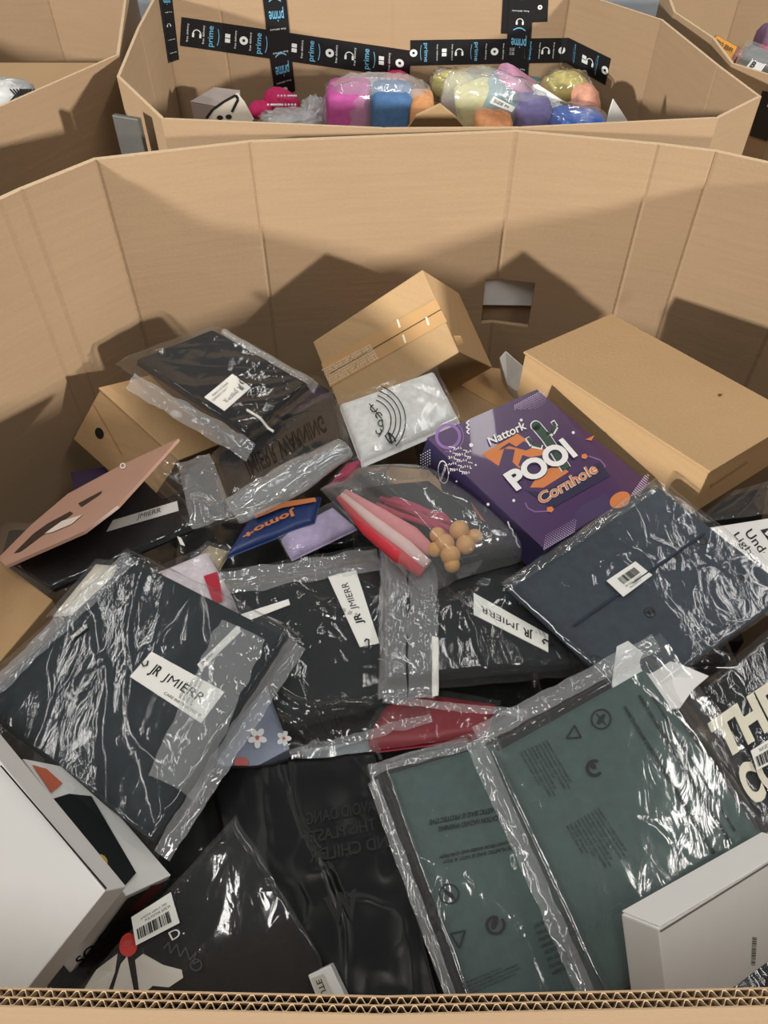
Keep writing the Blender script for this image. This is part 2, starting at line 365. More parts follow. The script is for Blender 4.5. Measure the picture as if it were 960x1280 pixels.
# ---------------------------------------------------------------- octagonal cardboard bins
def bin_(name, label, pts, openwall=(), wt=.009, flute=(), hole=None, rim=RIM):
    pts = [np.array(p, float) for p in pts]; n = len(pts); c = sum(pts) / n
    r = thing(name, label, 'pallet box', (c[0], c[1], 0)); panels = []
    off = []
    for i in range(n):
        a = pts[i] - pts[i - 1]; b = pts[(i + 1) % n] - pts[i]
        na = nrm([a[1], -a[0]]); nb = nrm([b[1], -b[0]])
        if na @ (pts[i] - c) < 0: na = -na
        if nb @ (pts[(i + 1) % n] - c) < 0: nb = -nb
        m = nrm(na + nb); off.append(m / max(.5, m @ na))
    for i in range(n):
        j = (i + 1) % n; g = nrm(pts[j] - pts[i]) * .0
        a, b = pts[i] + g, pts[j] - g
        A, Bq = pts[i] + off[i] * wt, pts[j] + off[j] * wt
        if i in flute: a, b = pts[i], pts[j]
        z0, z1 = .002, rim
        if i in flute:
            # two layers of fluting between three liners, the wall of double-wall board
            pan = thing_part = None
            for k, (f0, f1) in enumerate(((0, .09), (.47, .53), (.91, 1.0))):
                q = [a + (A - a) * f0, b + (Bq - b) * f0, b + (Bq - b) * f1, a + (A - a) * f1]
                V = [(p[0], p[1], z) for z in (z1, z0) for p in q]
                Fc = [(0, 1, 2, 3), (7, 6, 5, 4), (0, 4, 5, 1), (1, 5, 6, 2), (2, 6, 7, 3), (3, 7, 4, 0)]
                o = bevel_mesh(mesh('liner', V, Fc, M_BIN, r), 0)
            L = np.linalg.norm(b - a); nt = int(L / .0072)
            for (f0, f1) in ((.09, .47), (.53, .91)):
                V = []; Fc = []; m = nt * 8
                for k in range(m + 1):
                    s = k / m; ph = s * nt * 2 * math.pi; sgn = math.sin(ph); sgn = math.copysign(abs(sgn) ** .6, sgn)
                    f = f0 + (f1 - f0) * (.5 + .5 * sgn)
                    p = a + (b - a) * s; P = A + (Bq - A) * s
                    nrmv = (P - p)
                    for dz in (z1 - .0008, z1 - .05):
                        for e in (-.035, .035):
                            q = p + nrmv * (f + e); V.append((q[0], q[1], dz))
                for k in range(m):
                    q = 4 * k
                    Fc += [(q, q + 4, q + 5, q + 1), (q, q + 2, q + 6, q + 4), (q + 1, q + 5, q + 7, q + 3)]
                mesh('fluting', V, Fc, M_RIM, r)
            panels.append(None); continue
        def prism(fr0, fr1, za, zb):
            p0, p1 = a + (b - a) * fr0, a + (b - a) * fr1; q0, q1 = A + (Bq - A) * fr0, A + (Bq - A) * fr1
            d = nrm(b - a) * .004; c0 = p0 + (q0 - p0) * (.22 if fr0 == 0 else 0); c1 = p1 + (q1 - p1) * (.22 if fr1 == 1 else 0)
            R6 = (c0, p0 + d, p1 - d, c1, q1, q0)
            V = [(p[0], p[1], z) for z in (zb, za) for p in R6]
            return V, [tuple(range(6)), tuple(range(11, 5, -1))] + [(k, k + 6, (k + 1) % 6 + 6, (k + 1) % 6) for k in range(6)]
        pieces = [(0, 1, z0, z1)]
        if hole and i in hole:
            h0, h1, hz0, hz1 = hole[i]; pieces = [(0, h0, z0, z1), (h1, 1, z0, z1), (h0, h1, z0, hz0), (h0, h1, hz1, z1)]
        V = []; Fc = []; fm = []
        for pc in [p for p in pieces if p[1] - p[0] > 1e-6]:
            v, f = prism(*pc); k = len(V); V += v; Fc += [tuple(k + q for q in x) for x in f]; fm += [1 if pc[3] == z1 else 0] + [0] * 7
        o = mesh('wall_panel', V, Fc, M_BIN, r, mats=[M_BIN, M_RIM], fmat=fm); bm = bmesh.new(); bm.from_mesh(o.data); bmesh.ops.recalc_face_normals(bm, faces=bm.faces); bm.to_mesh(o.data); bm.free()
        panels.append(Plane((a[0], a[1], z0), (b[0] - a[0], b[1] - a[1], 0), (0, 0, 1)))
    V = [(p[0], p[1], .006) for p in pts]
    mesh('bottom_sheet', V, [tuple(range(n))], M_BIN, r)
    return r, panels, pts
def xy(x, y, Z=0): return tuple(at(x, y, Z)[:2])
NB = [xy(120, 200), xy(313, 178), xy(645, 165), xy(822, 181), xy(895, 190), (.625, 1.05), (.70, .86), (.70, .32), (.56, .14), (.24, .0875), (0, .083), (-.24, .0875), (-.50, .12), (-.66, .32), (-.66, .80), xy(0, 250), xy(28, 237)]
def frac_on(p0, p1, px, py):
    P = Plane((p0[0], p0[1], 0), (p1[0] - p0[0], p1[1] - p0[1], 0), (0, 0, 1)); h = P.hit(px, py); d = np.array(p1) - np.array(p0)
    return float((h[:2] - np.array(p0)) @ d / (d @ d)), float(h[2])
h0, hzt = frac_on(NB[1], NB[2], 607, 349); h1, _ = frac_on(NB[2], NB[3], 670, 349); _, hzb = frac_on(NB[1], NB[2], 620, 403)
near_bin, NP, _ = bin_('pallet_box', 'open octagonal cardboard bin in front holding the big pile of bagged goods', NB, flute=(9, 10), hole={1: (h0, 1, hzb, hzt), 2: (0, h1, hzb, hzt)})
rear_pts = [xy(205, 147), xy(480, 159), xy(650, 158), xy(895, 146), xy(947, 120), (.588, 1.49), (.55, 1.75), (.405, 1.95), (.02, 1.955), (-.36, 1.95), (-.485, 1.93), (-.475, 1.70), xy(150, 95)]
rear_bin, RP, _ = bin_('pallet_box', 'open cardboard bin behind with black printed tape stuck inside its back wall', rear_pts, wt=.0055)
left_pts = [(-.486, 1.55), (-.56, 1.95), (-.64, 2.3), (-.90, 2.40), (-1.25, 2.40), (-1.6, 2.2), (-1.7, 1.5), (-1.4, 1.15), (-.74, 1.09)]
left_bin, LP, _ = bin_('pallet_box', 'open cardboard bin at the upper left corner beyond the front bin', left_pts, wt=.0055)
right_pts = [(x + .022, y) for x, y in [(.60, 1.505), (.672, 1.42), (.86, 1.24), (1.5, 1.2), (1.8, 1.6), (1.7, 2.2), (1.3, 2.45), (.95, 2.45), (.72, 2.3), (.60, 2.0), (.572, 1.80), (.605, 1.64)]]
right_bin, QP, _ = bin_('pallet_box', 'open cardboard bin at the upper right corner with an orange gift sticker inside', right_pts, wt=.0055)

# ---------------------------------------------------------------- boxes in the front bin
def zz(p): return np.array([p[0], p[1], p[2] + RIM])
class BoxT:
    def __init__(s, name, label, cat, O, a, b, c, mat, bevel=.002, group=None, bname='body'):
        s.O, s.a, s.b, s.c = zz(O), np.array(a), np.array(b), np.array(c)
        V, _ = boxv(s.O, s.a, s.b, s.c); V = np.array(V); m = V.mean(0)
        s.root = thing(name, label, cat, (m[0], m[1], V[:, 2].min()), group)
        s.body = boxpart(bname, s.O, s.a, s.b, s.c, mat, s.root, bevel)
        s.top = Plane(s.O, s.a, s.b); s.fa = Plane(s.O, s.b, s.c); s.fb = Plane(s.O, s.a, s.c)
        s.fA = Plane(s.O + s.a, s.b, s.c); s.fB = Plane(s.O + s.b, s.a, s.c)
    def lid(s, mat, th, over=.0015, name='lid', depth=None):
        a, b, c = nrm(s.a), nrm(s.b), nrm(s.c)
        return boxpart(name, s.O - a * over - b * over - c * over, s.a + 2 * a * over, s.b + 2 * b * over, c * th, mat, s.root, .0015)

# tilted carton with clear tape
X = BoxT('cardboard_carton', 'small tilted cardboard carton sealed with clear tape against the back wall', 'box', [0.058, 1.0501, -0.1379], [0.0532, -0.1143, -0.0682], [-0.1743, -0.0048, -0.1279], [0.0679, 0.0888, -0.0957], M_KRAFT2)
mt = plain('brown_clear_tape', (188, 150, 104), .18, .08, 30, coat=.3)
t_ = slab('packing_tape', X.top.quad([(413, 484), (559, 402), (545, 374), (402, 455)], .0009).P, mt, X.root)
slab('flap_seam', X.top.quad([(413, 468), (552, 387.6), (551.4, 386.4), (412.4, 466.6)], .0012).P, plain('seam_dark', (92, 66, 40), .9), X.root, .0003)
slab('packing_tape', X.fA.quad([(572, 432), (580, 430), (576, 420), (567, 420)], .0004).P, mt, X.root)
q = X.top.quad([(415, 486), (478, 451), (463, 427), (400, 460)], .0011)
wh = plain('tape_pale_print', (226, 214, 192), .5, .1)
lettering('printed_text', [(q, s_, (.02, .82 - i * .11, .98, .90 - i * .11), 0) for i, s_ in enumerate(['FRAGILE HANDLE WITH CARE', 'THIS SIDE UP  KEEP DRY', 'FRAGILE HANDLE WITH CARE', 'IF SEAL IS BROKEN CHECK CONTENTS', 'FRAGILE HANDLE WITH CARE', 'THIS SIDE UP  KEEP DRY', 'HANDLE WITH CARE'])], wh, t_)
for (x, y) in ((500, 405), (507, 424), (536, 402)):
    slab('tape_wrinkle', X.top.quad([(x - 1, y + 5), (x + 1.6, y + 4), (x - 2, y - 6), (x - 4, y - 5)], .0013).P, wh, X.root, .0003)

# large plain kraft box, right
X = BoxT('shoe_box', 'large plain kraft box lying level at right beside the purple game box', 'box', [0.352, 1.0213, -0.2], [0.187, -0.2608, 0.018], [-0.1471, -0.105, 0.007], [-.004, -0.0052, -0.0757], M_KRAFT)
X.lid(M_KRAFT, .0035, .0022)
V = X.O + X.a; u = nrm(X.b)
slab('end_slot', X.fA.quad([(889, 608), (934, 578), (933, 575.5), (888, 605.5)], .0012).P, M_CREASE, X.root, .0003)
polys('speck', X.top, [disc(899, 496, 2.6, 1.6)], plain('brown_speck', (92, 60, 30), .8), X.root, .0032)

# kraft shoe box with finger hole, left
X = BoxT('shoe_box', 'kraft shoe box with a round black finger hole leaning at left', 'box', [-0.4374, 0.9332, -0.2727], [0.0483, 0.0849, -0.0434], [0.1204, -0.0801, -0.0741], [-0.0657, -0.0136, -0.0921], M_KRAFT)
X.lid(M_KRAFT, .004, .002)
polys('finger_hole', X.fa, [disc(124.5, 541.5, 5.2, 7.4, 20, -.35)], plain('hole_black', (12, 9, 7), .9), X.root, .0006)
polys('flap_line', X.fa, stroke([(118, 507), (153, 569)], 1.2), M_CREASE, X.root, .0005)

# purple game box
M_PUR = plain('purple_print', (70, 42, 88), .35, .06, 20, coat=.2); M_PURD = plain('indigo_print', (36, 30, 66), .4, .06, 20)
M_ORA = plain('orange_print', (214, 128, 70), .45, .05); M_PW = plain('white_print', (240, 238, 236), .45, .03); M_LIL = plain('lilac_print', (140, 104, 166), .45, .05)
M_GRN = plain('cactus_green', (48, 74, 62), .5, .1)
X = BoxT('game_box', 'purple pool cornhole game box with cactus picture in the middle of the pile', 'box', [0.2134, 0.8459, -0.204], [0.1288, -0.1598, -0.0253], [-0.1596, -0.1337, 0.0315], [-0.0081, 0.0, -0.0408], M_PURD, .0012)
c3 = lambda L: [(x / 3.2 + 520, y / 3.2 + 470) for x, y in L]
V, Fc = boxv(X.O - nrm(X.c) * .0006, X.a, X.b, nrm(X.c) * .0005); lid = bevel_mesh(mesh('printed_cover', V, Fc, M_PUR, X.root), 0)
T = X.top
def pz(name, L, mat, off): return polys(name, T, [c3(p) for p in L], mat, lid, off)
pz('canyon_picture', [[(262, 315), (330, 362), (352, 292), (395, 296), (385, 345), (412, 372), (440, 330), (505, 318), (522, 298), (470, 285), (440, 255), (405, 232), (330, 275)], [(455, 448), (510, 448), (610, 385), (570, 352), (490, 395)]], M_ORA, .0008)
pz('canyon_shade', [[(330, 300), (352, 292), (372, 282), (440, 300), (470, 285), (430, 262), (400, 285), (372, 268), (345, 285)], [(408, 360), (425, 318), (462, 330), (500, 322), (470, 348), (440, 370)]], plain('canyon_purple', (72, 56, 96), .45), .0010)
cact = [stroke([(600, 375), (560, 310), (520, 250), (478, 200)], 36)[i] for i in range(3)] + [disc(478, 202, 18)] + stroke([(500, 285), (462, 275), (446, 250)], 13) + stroke([(540, 232), (556, 205), (546, 186)], 13) + stroke([(520, 235), (545, 225)], 12)
pz('cactus_outline', stroke([(600, 375), (520, 250), (478, 200)], 43) + [disc(477, 201, 21.5)] + stroke([(505, 288), (462, 280), (443, 248)], 19) + stroke([(520, 240), (545, 232), (560, 205), (544, 182)], 18), M_PW, .0011)
pz('cactus', cact, M_GRN, .0014)
pz('name_banner', [[(545, 532), (775, 402), (735, 345), (500, 470), (432, 455)]], M_PURD, .0012)
pz('game_detail', [[(610, 585), (650, 525), (760, 470), (785, 540), (650, 600)]], plain('dusky_purple', (66, 50, 92), .45), .0007)
pz('orange_sun', [disc(815, 497, 44, 30, 20, -.5)], M_ORA, .0008)
pz('orange_mark', [disc(672, 325, 14, 12, 5), disc(535, 537, 16, 13, 5), [(675, 258), (712, 240), (700, 262)]], M_ORA, .0016)
pz('ring_print', ring(128, 243, 40, 52) + ring(128, 243, 60, 63, a0=-1.2, a1=1.8), M_LIL, .0008)
for c_ in [disc(220, 278, 8), disc(390, 500, 6), disc(628, 228, 6), disc(420, 178, 6), disc(238, 358, 4)]: pz('white_dot', [c_], M_PW, .0009)
pz('squiggle', stroke([(212, 180), (200, 190), (212, 197), (200, 208), (213, 214), (202, 225), (212, 233)], 5), M_PW, .0009)
pz('arrow_swoosh', stroke([(690, 322), (735, 338), (757, 362), (745, 372)], 5), M_LIL, .0009); pz('arrow_swoosh', stroke([(436, 508), (446, 530), (475, 545), (525, 543)], 5), M_LIL, .0009)
cf = pz('confetti', [s_ for k in range(70) for s_ in stroke([(130 + (k * 37 % 90), 285 + (k * 53 % 110)), (130 + (k * 37 % 90) + 9 * math.cos(k * 2.1), 285 + (k * 53 % 110) + 9 * math.sin(k * 2.1))], 3.2)], M_PW, .0009); cf['kind'] = 'stuff'
ht = []
for i in range(16):
    for j in range(9):
        x, y = 865 + i * 5 - j * 2.5, 470 - i * 7 + j * 9
        if 850 < x < 935 and 395 < y < 480: ht.append(disc(x, y, 2.6 - j * .12, n=6))
        x, y = 520 + i * 8 - j * 1.5, 640 - i * 4.6 + j * 9
        if y - 690 < -(x - 515) * .58 + 8 and x < 640: ht.append(disc(x, y, 3.2 - (8 - j) * .22, n=6))
        x, y = 395 + i * 8, 120 - i * 4.4 + j * 7
        if 365 < x < 530 and 60 < y < 135: ht.append(disc(x, y, 2.6 - j * .18, n=6))
hd = pz('halftone_dots', ht, plain('pale_lilac_print', (206, 190, 220), .45), .0009); hd['kind'] = 'stuff'
def tpx(L): return Bil([T.hit(x, y, 0) for x, y in c3(L)])
lettering('title_outline', [(tpx([(402, 468), (648, 325), (585, 252), (345, 400)]), 'POOl', (.0, .0, 1, 1), .07)], M_PURD, lid, .0017)
lettering('title', [(tpx([(402, 468), (648, 325), (585, 252), (345, 400)]), 'POOl', (0, 0.02, 1, 1.02), .045)], M_PW, lid, .0022)
lettering('maker_name', [(tpx([(295, 283), (442, 215), (428, 182), (282, 252)]), 'Nattork', (0, 0, 1, 1), .02)], M_PW, lid, .0022)
lettering('subtitle_outline', [(tpx([(498, 522), (730, 388), (706, 348), (478, 478)]), 'Cornhole', (0, 0, 1, 1), .045)], M_PW, lid, .0018)
lettering('subtitle', [(tpx([(498, 522), (730, 388), (706, 348), (478, 478)]), 'Cornhole', (.005, .03, .995, .97), .012)], M_ORA, lid, .0023)
S = X.fB
polys('side_marks', S, [c3(disc(291, 512, 6)), c3(disc(165, 420, 4)), *[c3(p) for p in stroke([(370, 580), (378, 605), (388, 612), (392, 635), (402, 643), (406, 668), (418, 685)], 6)], *[c3(p) for p in ring(112, 383, 0.9, 1.0, ex=(20, -10), ey=(-8, -46))]] + [c3(disc(22 + (k % 5) * 9, 300 + (k // 5) * 11 - (k % 5) * 5 + 15, 2.4, n=6)) for k in range(30)], M_PW, X.root, .0012)
polys('side_orange', S, [c3([(222, 500), (282, 582), (262, 572), (232, 530)])], M_ORA, X.root, .0013)
lettering('side_name', [(S.quad(c3([(104, 422), (130, 350), (118, 345), (96, 415)]), 0), 'Nattork', (0, 0, 1, 1), .01)], M_PW, X.root, .0014)

# white box, front left
X = BoxT('white_box', 'flat white mailer box leaning in the front left corner', 'box', [-0.213, 0.1774, -0.15], [-0.07, -0.0727, -0.0493], [-0.22, 0.1985, 0.0198], [0.0074, 0.0108, -0.0263], M_WHITE, .0012)
polys('lid_gap', X.fa, stroke([(0, 958), (132, 1112)], 2.2), M_INK, X.root, .0009)
# windowed box beside it
pl = [(28, 948, -.235), (100, 962, -.255), (214, 1094, -.275), (158, 1120, -.25)]
P = [at(*p) for p in pl]; dn = at(105, 1215, -.375) - at(186, 1106, -.262)
mid = sum(P) / 4 + dn / 2
wb = thing('window_box', 'white framed carton with black window beside the white mailer box', 'box', (mid[0], mid[1], min((p + dn)[2] for p in P)))
bd = bevel_mesh(mesh('body', P + [p + dn for p in P], [(0, 1, 2, 3), (7, 6, 5, 4), (0, 4, 5, 1), (1, 5, 6, 2), (2, 6, 7, 3), (3, 7, 4, 0)], M_WHITE, wb), .001)
wp = Plane(P[0], P[1] - P[0], P[3] - P[0])
polys('window', wp, [[(64, 1000), (86, 993), (114, 996), (170, 1092), (154, 1110)]], plain('window_black', (14, 19, 21), .4, .1, spec=.15), wb, .0012)
polys('orange_panel', wp, [[(40, 957), (58, 962), (78, 980), (64, 992)]], plain('burnt_orange', (190, 92, 56), .5), wb, .0013)
polys('yellow_mark', wp, [disc(128, 1076, 8, 5, 10, .9)], plain('yellow_print', (206, 170, 70), .5), wb, .0016)
sp = Plane(P[2], P[3] - P[2], dn)
polys('dark_side', sp, [[(159, 1122), (213, 1097), (128, 1222), (76, 1236)]], plain('dark_side_print', (52, 46, 44), .5), wb, .0008)
polys('red_band', sp, [[(160, 1138), (188, 1106), (206, 1102), (178, 1134)]], plain('deep_red', (120, 40, 38), .5), wb, .0011)
lettering('side_lettering', [(sp.quad([(100, 1206), (152, 1152), (145, 1148), (92, 1198)], 0), 'SO OG', (0, 0, 1, 1), .02)], M_INK, wb, .0014)

# white box, front right
X = BoxT('white_box', 'white tuck-flap box standing in the front right corner', 'box', [0.2002, 0.1489, -0.1401], [0.1607, 0.0838, -0.0703], [0.0153 * .8, -0.0931 * .6, -0.076 * .8], [-0.0186, 0.0161, -0.0235], M_WHITE, .0015)
sf = X.top
wl = X.fb
boxpart('tuck_lid', X.O + X.a * .012 - nrm(X.b) * .0016, X.a * 1.0, nrm(X.b) * .0014, X.c * 1.02, plain('bright_white_card', (244, 243, 240), .5, .03), X.root, .0006)
polys('lid_gap', sf, stroke([(824, 1164), (962, 1078)], 2.4), plain('gap_grey', (120, 112, 104), .8), X.root, .0009)
V, Fc = bars(sf.quad([(944, 1207), (946, 1172), (940, 1171), (938, 1206)], 0), 20, (0, .1, 1, 1), 3)
mesh('barcode', V, Fc, plain('faded_ink', (88, 76, 66), .7), X.root)

# under-cabinet light box, right edge
lp = [(883, 660, -.225), (1010, 640, -.225), (1040, 760, -.235), (975, 738, -.235)]
P = [at(*p) for p in lp]; dn = np.array([0, -.005, -.045])
o = thing('light_box', 'white lighting carton with black capital block at the right edge', 'box', tuple((sum(P) / 4 + dn)[:2]) + (min(p[2] for p in P) - .045,))
bevel_mesh(mesh('body', P + [p + dn for p in P], [(0, 1, 2, 3), (7, 6, 5, 4), (0, 4, 5, 1), (1, 5, 6, 2), (2, 6, 7, 3), (3, 7, 4, 0)], M_WHITE, o), .001)
lpn = Plane(P[0], P[1] - P[0], P[3] - P[0])
lettering('printed_text', [(lpn.quad([(930, 667), (960, 707), (969, 701), (939, 661)], 0), 'Under', (0, 0, 1, 1), .01), (lpn.quad([(914, 671), (946, 713), (955, 707), (923, 665)], 0), 'Lightin', (0, 0, 1, 1), .01)], M_INK, o, .0012)
polys('black_block', lpn, [[(950, 663), (985, 655), (1010, 676), (966, 684)]], M_INK, o, .001)
lettering('block_letters', [(lpn.quad([(955, 668), (985, 690), (992, 682), (962, 661)], 0), 'LED', (0, 0, 1, 1), .02)], M_PW, o, .0016)

# small white box at the bottom
P = [at(*p) for p in [(385, 1219, -.24), (413, 1206, -.235), (446, 1275, -.25), (412, 1290, -.25)]]; dn = np.array([0, .01, -.04])
o = thing('small_carton', 'small white printed carton half hidden by the front rim', 'box', tuple((sum(P) / 4 + dn)[:2]) + (min(p[2] for p in P) - .04,))
bevel_mesh(mesh('body', P + [p + dn for p in P], [(0, 1, 2, 3), (7, 6, 5, 4), (0, 4, 5, 1), (1, 5, 6, 2), (2, 6, 7, 3), (3, 7, 4, 0)], M_WHITE, o), .001)
pp = Plane(P[0], P[1] - P[0], P[3] - P[0])
polys('side_panel', pp, [[(389, 1223), (404, 1217), (424, 1262), (408, 1270)]], plain('pale_grey_print', (196, 192, 180), .6), o, .0009)
lettering('printed_text', [(pp.quad([(407, 1255), (395, 1226), (402, 1223), (414, 1252)], 0), 'CUTE', (0, 0, 1, 1), .02)], plain('brown_ink', (70, 60, 50), .6), o, .0013)

# other cartons that only peep out
def carton_px(name, label, top, dn, mat, cat='box'):
    P = [at(*p) for p in top]; dn = np.array(dn, float)
    o = thing(name, label, cat, tuple((sum(P) / 4 + dn)[:2]) + (min(p[2] for p in P) + dn[2],))
    bevel_mesh(mesh('body', P + [p + dn for p in P], [(0, 1, 2, 3), (7, 6, 5, 4), (0, 4, 5, 1), (1, 5, 6, 2), (2, 6, 7, 3), (3, 7, 4, 0)], mat, o), .0015)
    return o, Plane(P[0], P[1] - P[0], P[3] - P[0])
o, p_ = carton_px('cardboard_carton', 'brown carton in shadow behind the purple game box', [(548, 520, -.36), (560, 452, -.36), (700, 470, -.36), (720, 560, -.36)], (0, 0, -.1), M_KRAFT2)
slab('packing_tape', p_.quad([(575, 482), (640, 520), (648, 508), (583, 470)], .0008).P, mt, o)
o, p_ = carton_px('cardboard_carton', 'small kraft carton below the white printed tee bag', [(479, 597, -.325), (488, 582, -.325), (545, 588, -.325), (562, 640, -.325)], (0, 0, -.08), M_KRAFT2)
o, p_ = carton_px('cardboard_carton', 'kraft carton top at the left edge below the pink card bag', [(-70, 680, -.315), (3, 703, -.315), (66, 750, -.32), (-20, 850, -.32)], (0, 0, -.12), M_KRAFT)
o, p_ = carton_px('purple_carton', 'dark purple carton below the kraft shoe box with finger hole', [(88, 590, -.41), (132, 583, -.41), (150, 625, -.41), (98, 640, -.41)], (0, 0, -.06), plain('dark_purple_card', (50, 34, 66), .6))
hp = Plane((NB[1][0], NB[1][1] + .006, 0), (NB[2][0] - NB[1][0], NB[2][1] - NB[1][1], 0), (0, 0, 1))
slab('white_flap', hp.quad([(602, 381), (676, 382), (678, 342), (602, 340)], 0).P, plain('hole_paper', (226, 226, 224), .6), near_bin, .001)
# white crumpled wedge by the kraft box
V = [at(*p) for p in [(624, 447, -.30), (632, 438, -.29), (655, 458, -.29), (648, 490, -.33), (634, 482, -.34)]]
c_ = sum(V) / 5; o = mesh('paper_packet', V + [p + np.array([.01, .02, -.05]) for p in V], [(0, 1, 2, 3, 4), (9, 8, 7, 6, 5)] + [(i, i + 5, (i + 1) % 5 + 5, (i + 1) % 5) for i in range(5)], plain('grey_white_paper', (214, 212, 206), .6)); bevel_mesh(o, .002)
setp(o, 'small greyish white packet wedged behind the large kraft box', 'packet')

# ---------------------------------------------------------------- film bags in the front bin
J = [('JR', (.14, .3, .26, .74), .03), ('JMIERR', (.32, .34, .86, .68), 0)]
warn = ['WARNING: TO AVOID DANGER OF', 'SUFFOCATION, KEEP THIS PLASTIC BAG', 'AWAY FROM BABIES AND CHILDREN.', 'THIS BAG IS NOT A TOY']
def warning(B, px, lines=warn, mat=None, name='printed_warning', h=.62, bold=0):
    S = B.sub(px); n = len(lines)
    return lettering(name, [(S, s_, (0, 1 - (i + h) / n, min(1, len(s_) / 34 + .1), 1 - i / n), bold) for i, s_ in enumerate(lines)], mat or M_INK, B.film, .0007)

E1 = make_bag('garment_bag', 'black folded garment bag with white tag resting on the kraft shoe box', 'garment bag', [(145, 456, -.262), (268, 411, -.245), (402, 486, -.30), (305, 565, -.285)], .018, (.13, .06, .94, .94), M_BLACK, M_FILM, 1, .005)
E2 = make_bag('garment_bag', 'black embossed garment bag with a roll of doubled clear film', 'garment bag', [(266, 575, -.325), (425, 492, -.305), (440, 575, -.285), (288, 655, -.30)], .016, (.04, .05, .94, .80), M_BLACK, M_FILM, 2, .006)
E5 = make_bag('garment_bag', 'large slate garment bag with white tag at the front left', 'garment bag', [(-55, 885, -.255), (160, 688, -.255), (380, 797, -.262), (196, 1082, -.262)], .022, (.05, .08, .95, .95), M_SLATE, M_FILM, 5, .006, lump=.0016, dirn=-.75, crumple=.25)
E6 = make_bag('garment_bag', 'black garment bag with an upright white tag in the middle', 'garment bag', [(268, 716, -.305), (478, 682, -.305), (545, 890, -.315), (355, 945, -.315)], .020, (.05, .18, .93, .90), M_BLACK2, M_FILM, 6, .012, lump=.005)
E7 = make_bag('garment_bag', 'black garment bag with upside-down white tag and crumpled film end', 'garment bag', [(475, 684, -.285), (640, 690, -.275), (738, 848, -.275), (474, 872, -.285)], .020, (.06, .05, .95, .93), M_BLACK2, M_FILM, 7, .010, dirn=1.4)
E8 = make_bag('shirt_bag', 'navy grey buttoned shirt bag with a small barcode sticker', 'garment bag', [(625, 737, -.235), (819, 604, -.212), (1000, 745, -.222), (790, 890, -.245)], .016, (.02, .03, .97, .97), M_NAVY, M_FILM, 8, .004, lump=.002, dirn=.2)
E9 = make_bag('garment_bag', 'large green grey garment bag overlapping its twin at front right', 'garment bag', [(588, 922, -.25), (824, 794, -.212), (1015, 1050, -.272), (748, 1275, -.275)], .014, (.06, .10, .84, .98), M_GREEN, M_FILM1, 9, .0045, lump=.0012, dirn=1.1, crumple=.4)
E10 = make_bag('garment_bag', 'lower green grey garment bag with a printed warning beneath its twin', 'garment bag', [(458, 959, -.285), (612, 912, -.285), (770, 1262, -.30), (566, 1275, -.30)], .012, (.14, .06, .98, .98), M_GREEN, M_FILM1, 10, .006, lump=.002, dirn=1.3)
E11 = make_bag('plastic_bag', 'glossy black plastic bag with embossed warning at the bottom middle', 'plastic bag', [(262, 968, -.325), (470, 946, -.325), (556, 1275, -.32), (330, 1285, -.32)], .016, (.03, .03, .97, .97), M_BLACK, M_DARKPLASTIC, 11, .007, lump=.003, dirn=1.5)
E12 = make_bag('printed_bag', 'dark garment bag with barcode label and white petal print at front left', 'garment bag', [(92, 1246, -.275), (297, 1020, -.245), (402, 1196, -.245), (420, 1300, -.285)], .012, (.02, .05, .95, .96), M_BLACK, M_FILM, 12, .004, lump=.003)
E15 = make_bag('shirt_bag', 'black shirt bag with large cream letters at the right edge', 'garment bag', [(868, 866, -.255), (968, 782, -.245), (1120, 960, -.25), (972, 1030, -.265)], .018, (.03, .05, .96, .96), M_BLACK, M_FILM, 15, .004)
E18 = make_bag('tee_bag', 'white printed tee in a film bag below the tilted carton', 'garment bag', [(418, 512, -.285), (546, 467, -.245), (580, 532, -.272), (446, 590, -.285)], .018, (.05, .03, .98, .98), cloth('white_cloth', (232, 231, 226), .2), M_FILM, 18, .003)
E4 = make_bag('garment_bag', 'black garment bag with white waistband lettering below the pink card', 'garment bag', [(0, 712, -.325), (212, 568, -.305), (292, 650, -.31), (60, 748, -.325)], .016, (.05, .04, .80, .94), M_BLACK, M_FILM, 4, .007)
E22 = make_bag('snack_packet', 'navy blue packet with orange lettering below the embossed black bag', 'packet', [(278, 702, -.315), (316, 640, -.31), (404, 622, -.305), (396, 655, -.305)], .010, (.02, .03, .98, .98), plain('navy_packet', (28, 52, 104), .35, .1, 30), None, 22, .003, gname='pouch')
E23 = make_bag('garment_bag', 'lavender folded garment in clear film beside the navy packet', 'garment bag', [(345, 672, -.32), (418, 634, -.315), (452, 662, -.31), (362, 705, -.32)], .012, (.04, .04, .96, .96), cloth('lavender_cloth', (186, 170, 206)), M_FILM1, 23, .006)
E28 = make_bag('red_packet', 'dark red packet in clear film below the middle bags', 'packet', [(440, 948, -.335), (490, 860, -.33), (625, 882, -.33), (612, 925, -.33)], .012, (.03, .03, .97, .97), plain('dark_red_card', (140, 16, 34), .5), M_FILM, 28, .004, gname='red_sleeve')
E30 = make_bag('red_white_packet', 'white and red cloth packet behind the large slate bag', 'packet', [(185, 722, -.325), (262, 690, -.325), (305, 768, -.325), (230, 790, -.325)], .014, (.03, .03, .97, .97), cloth('pale_pink_cloth', (226, 214, 220)), M_FILM, 30, .004)
E31 = make_bag('card_packet', 'cream card sheet in clear film behind the zip of the slate bag', 'packet', [(60, 775, -.285), (122, 702, -.275), (150, 705, -.275), (120, 770, -.285)], .006, (.05, .05, .95, .95), plain('cream_card', (222, 214, 198), .6), M_FILM1, 31, .004, gname='card')
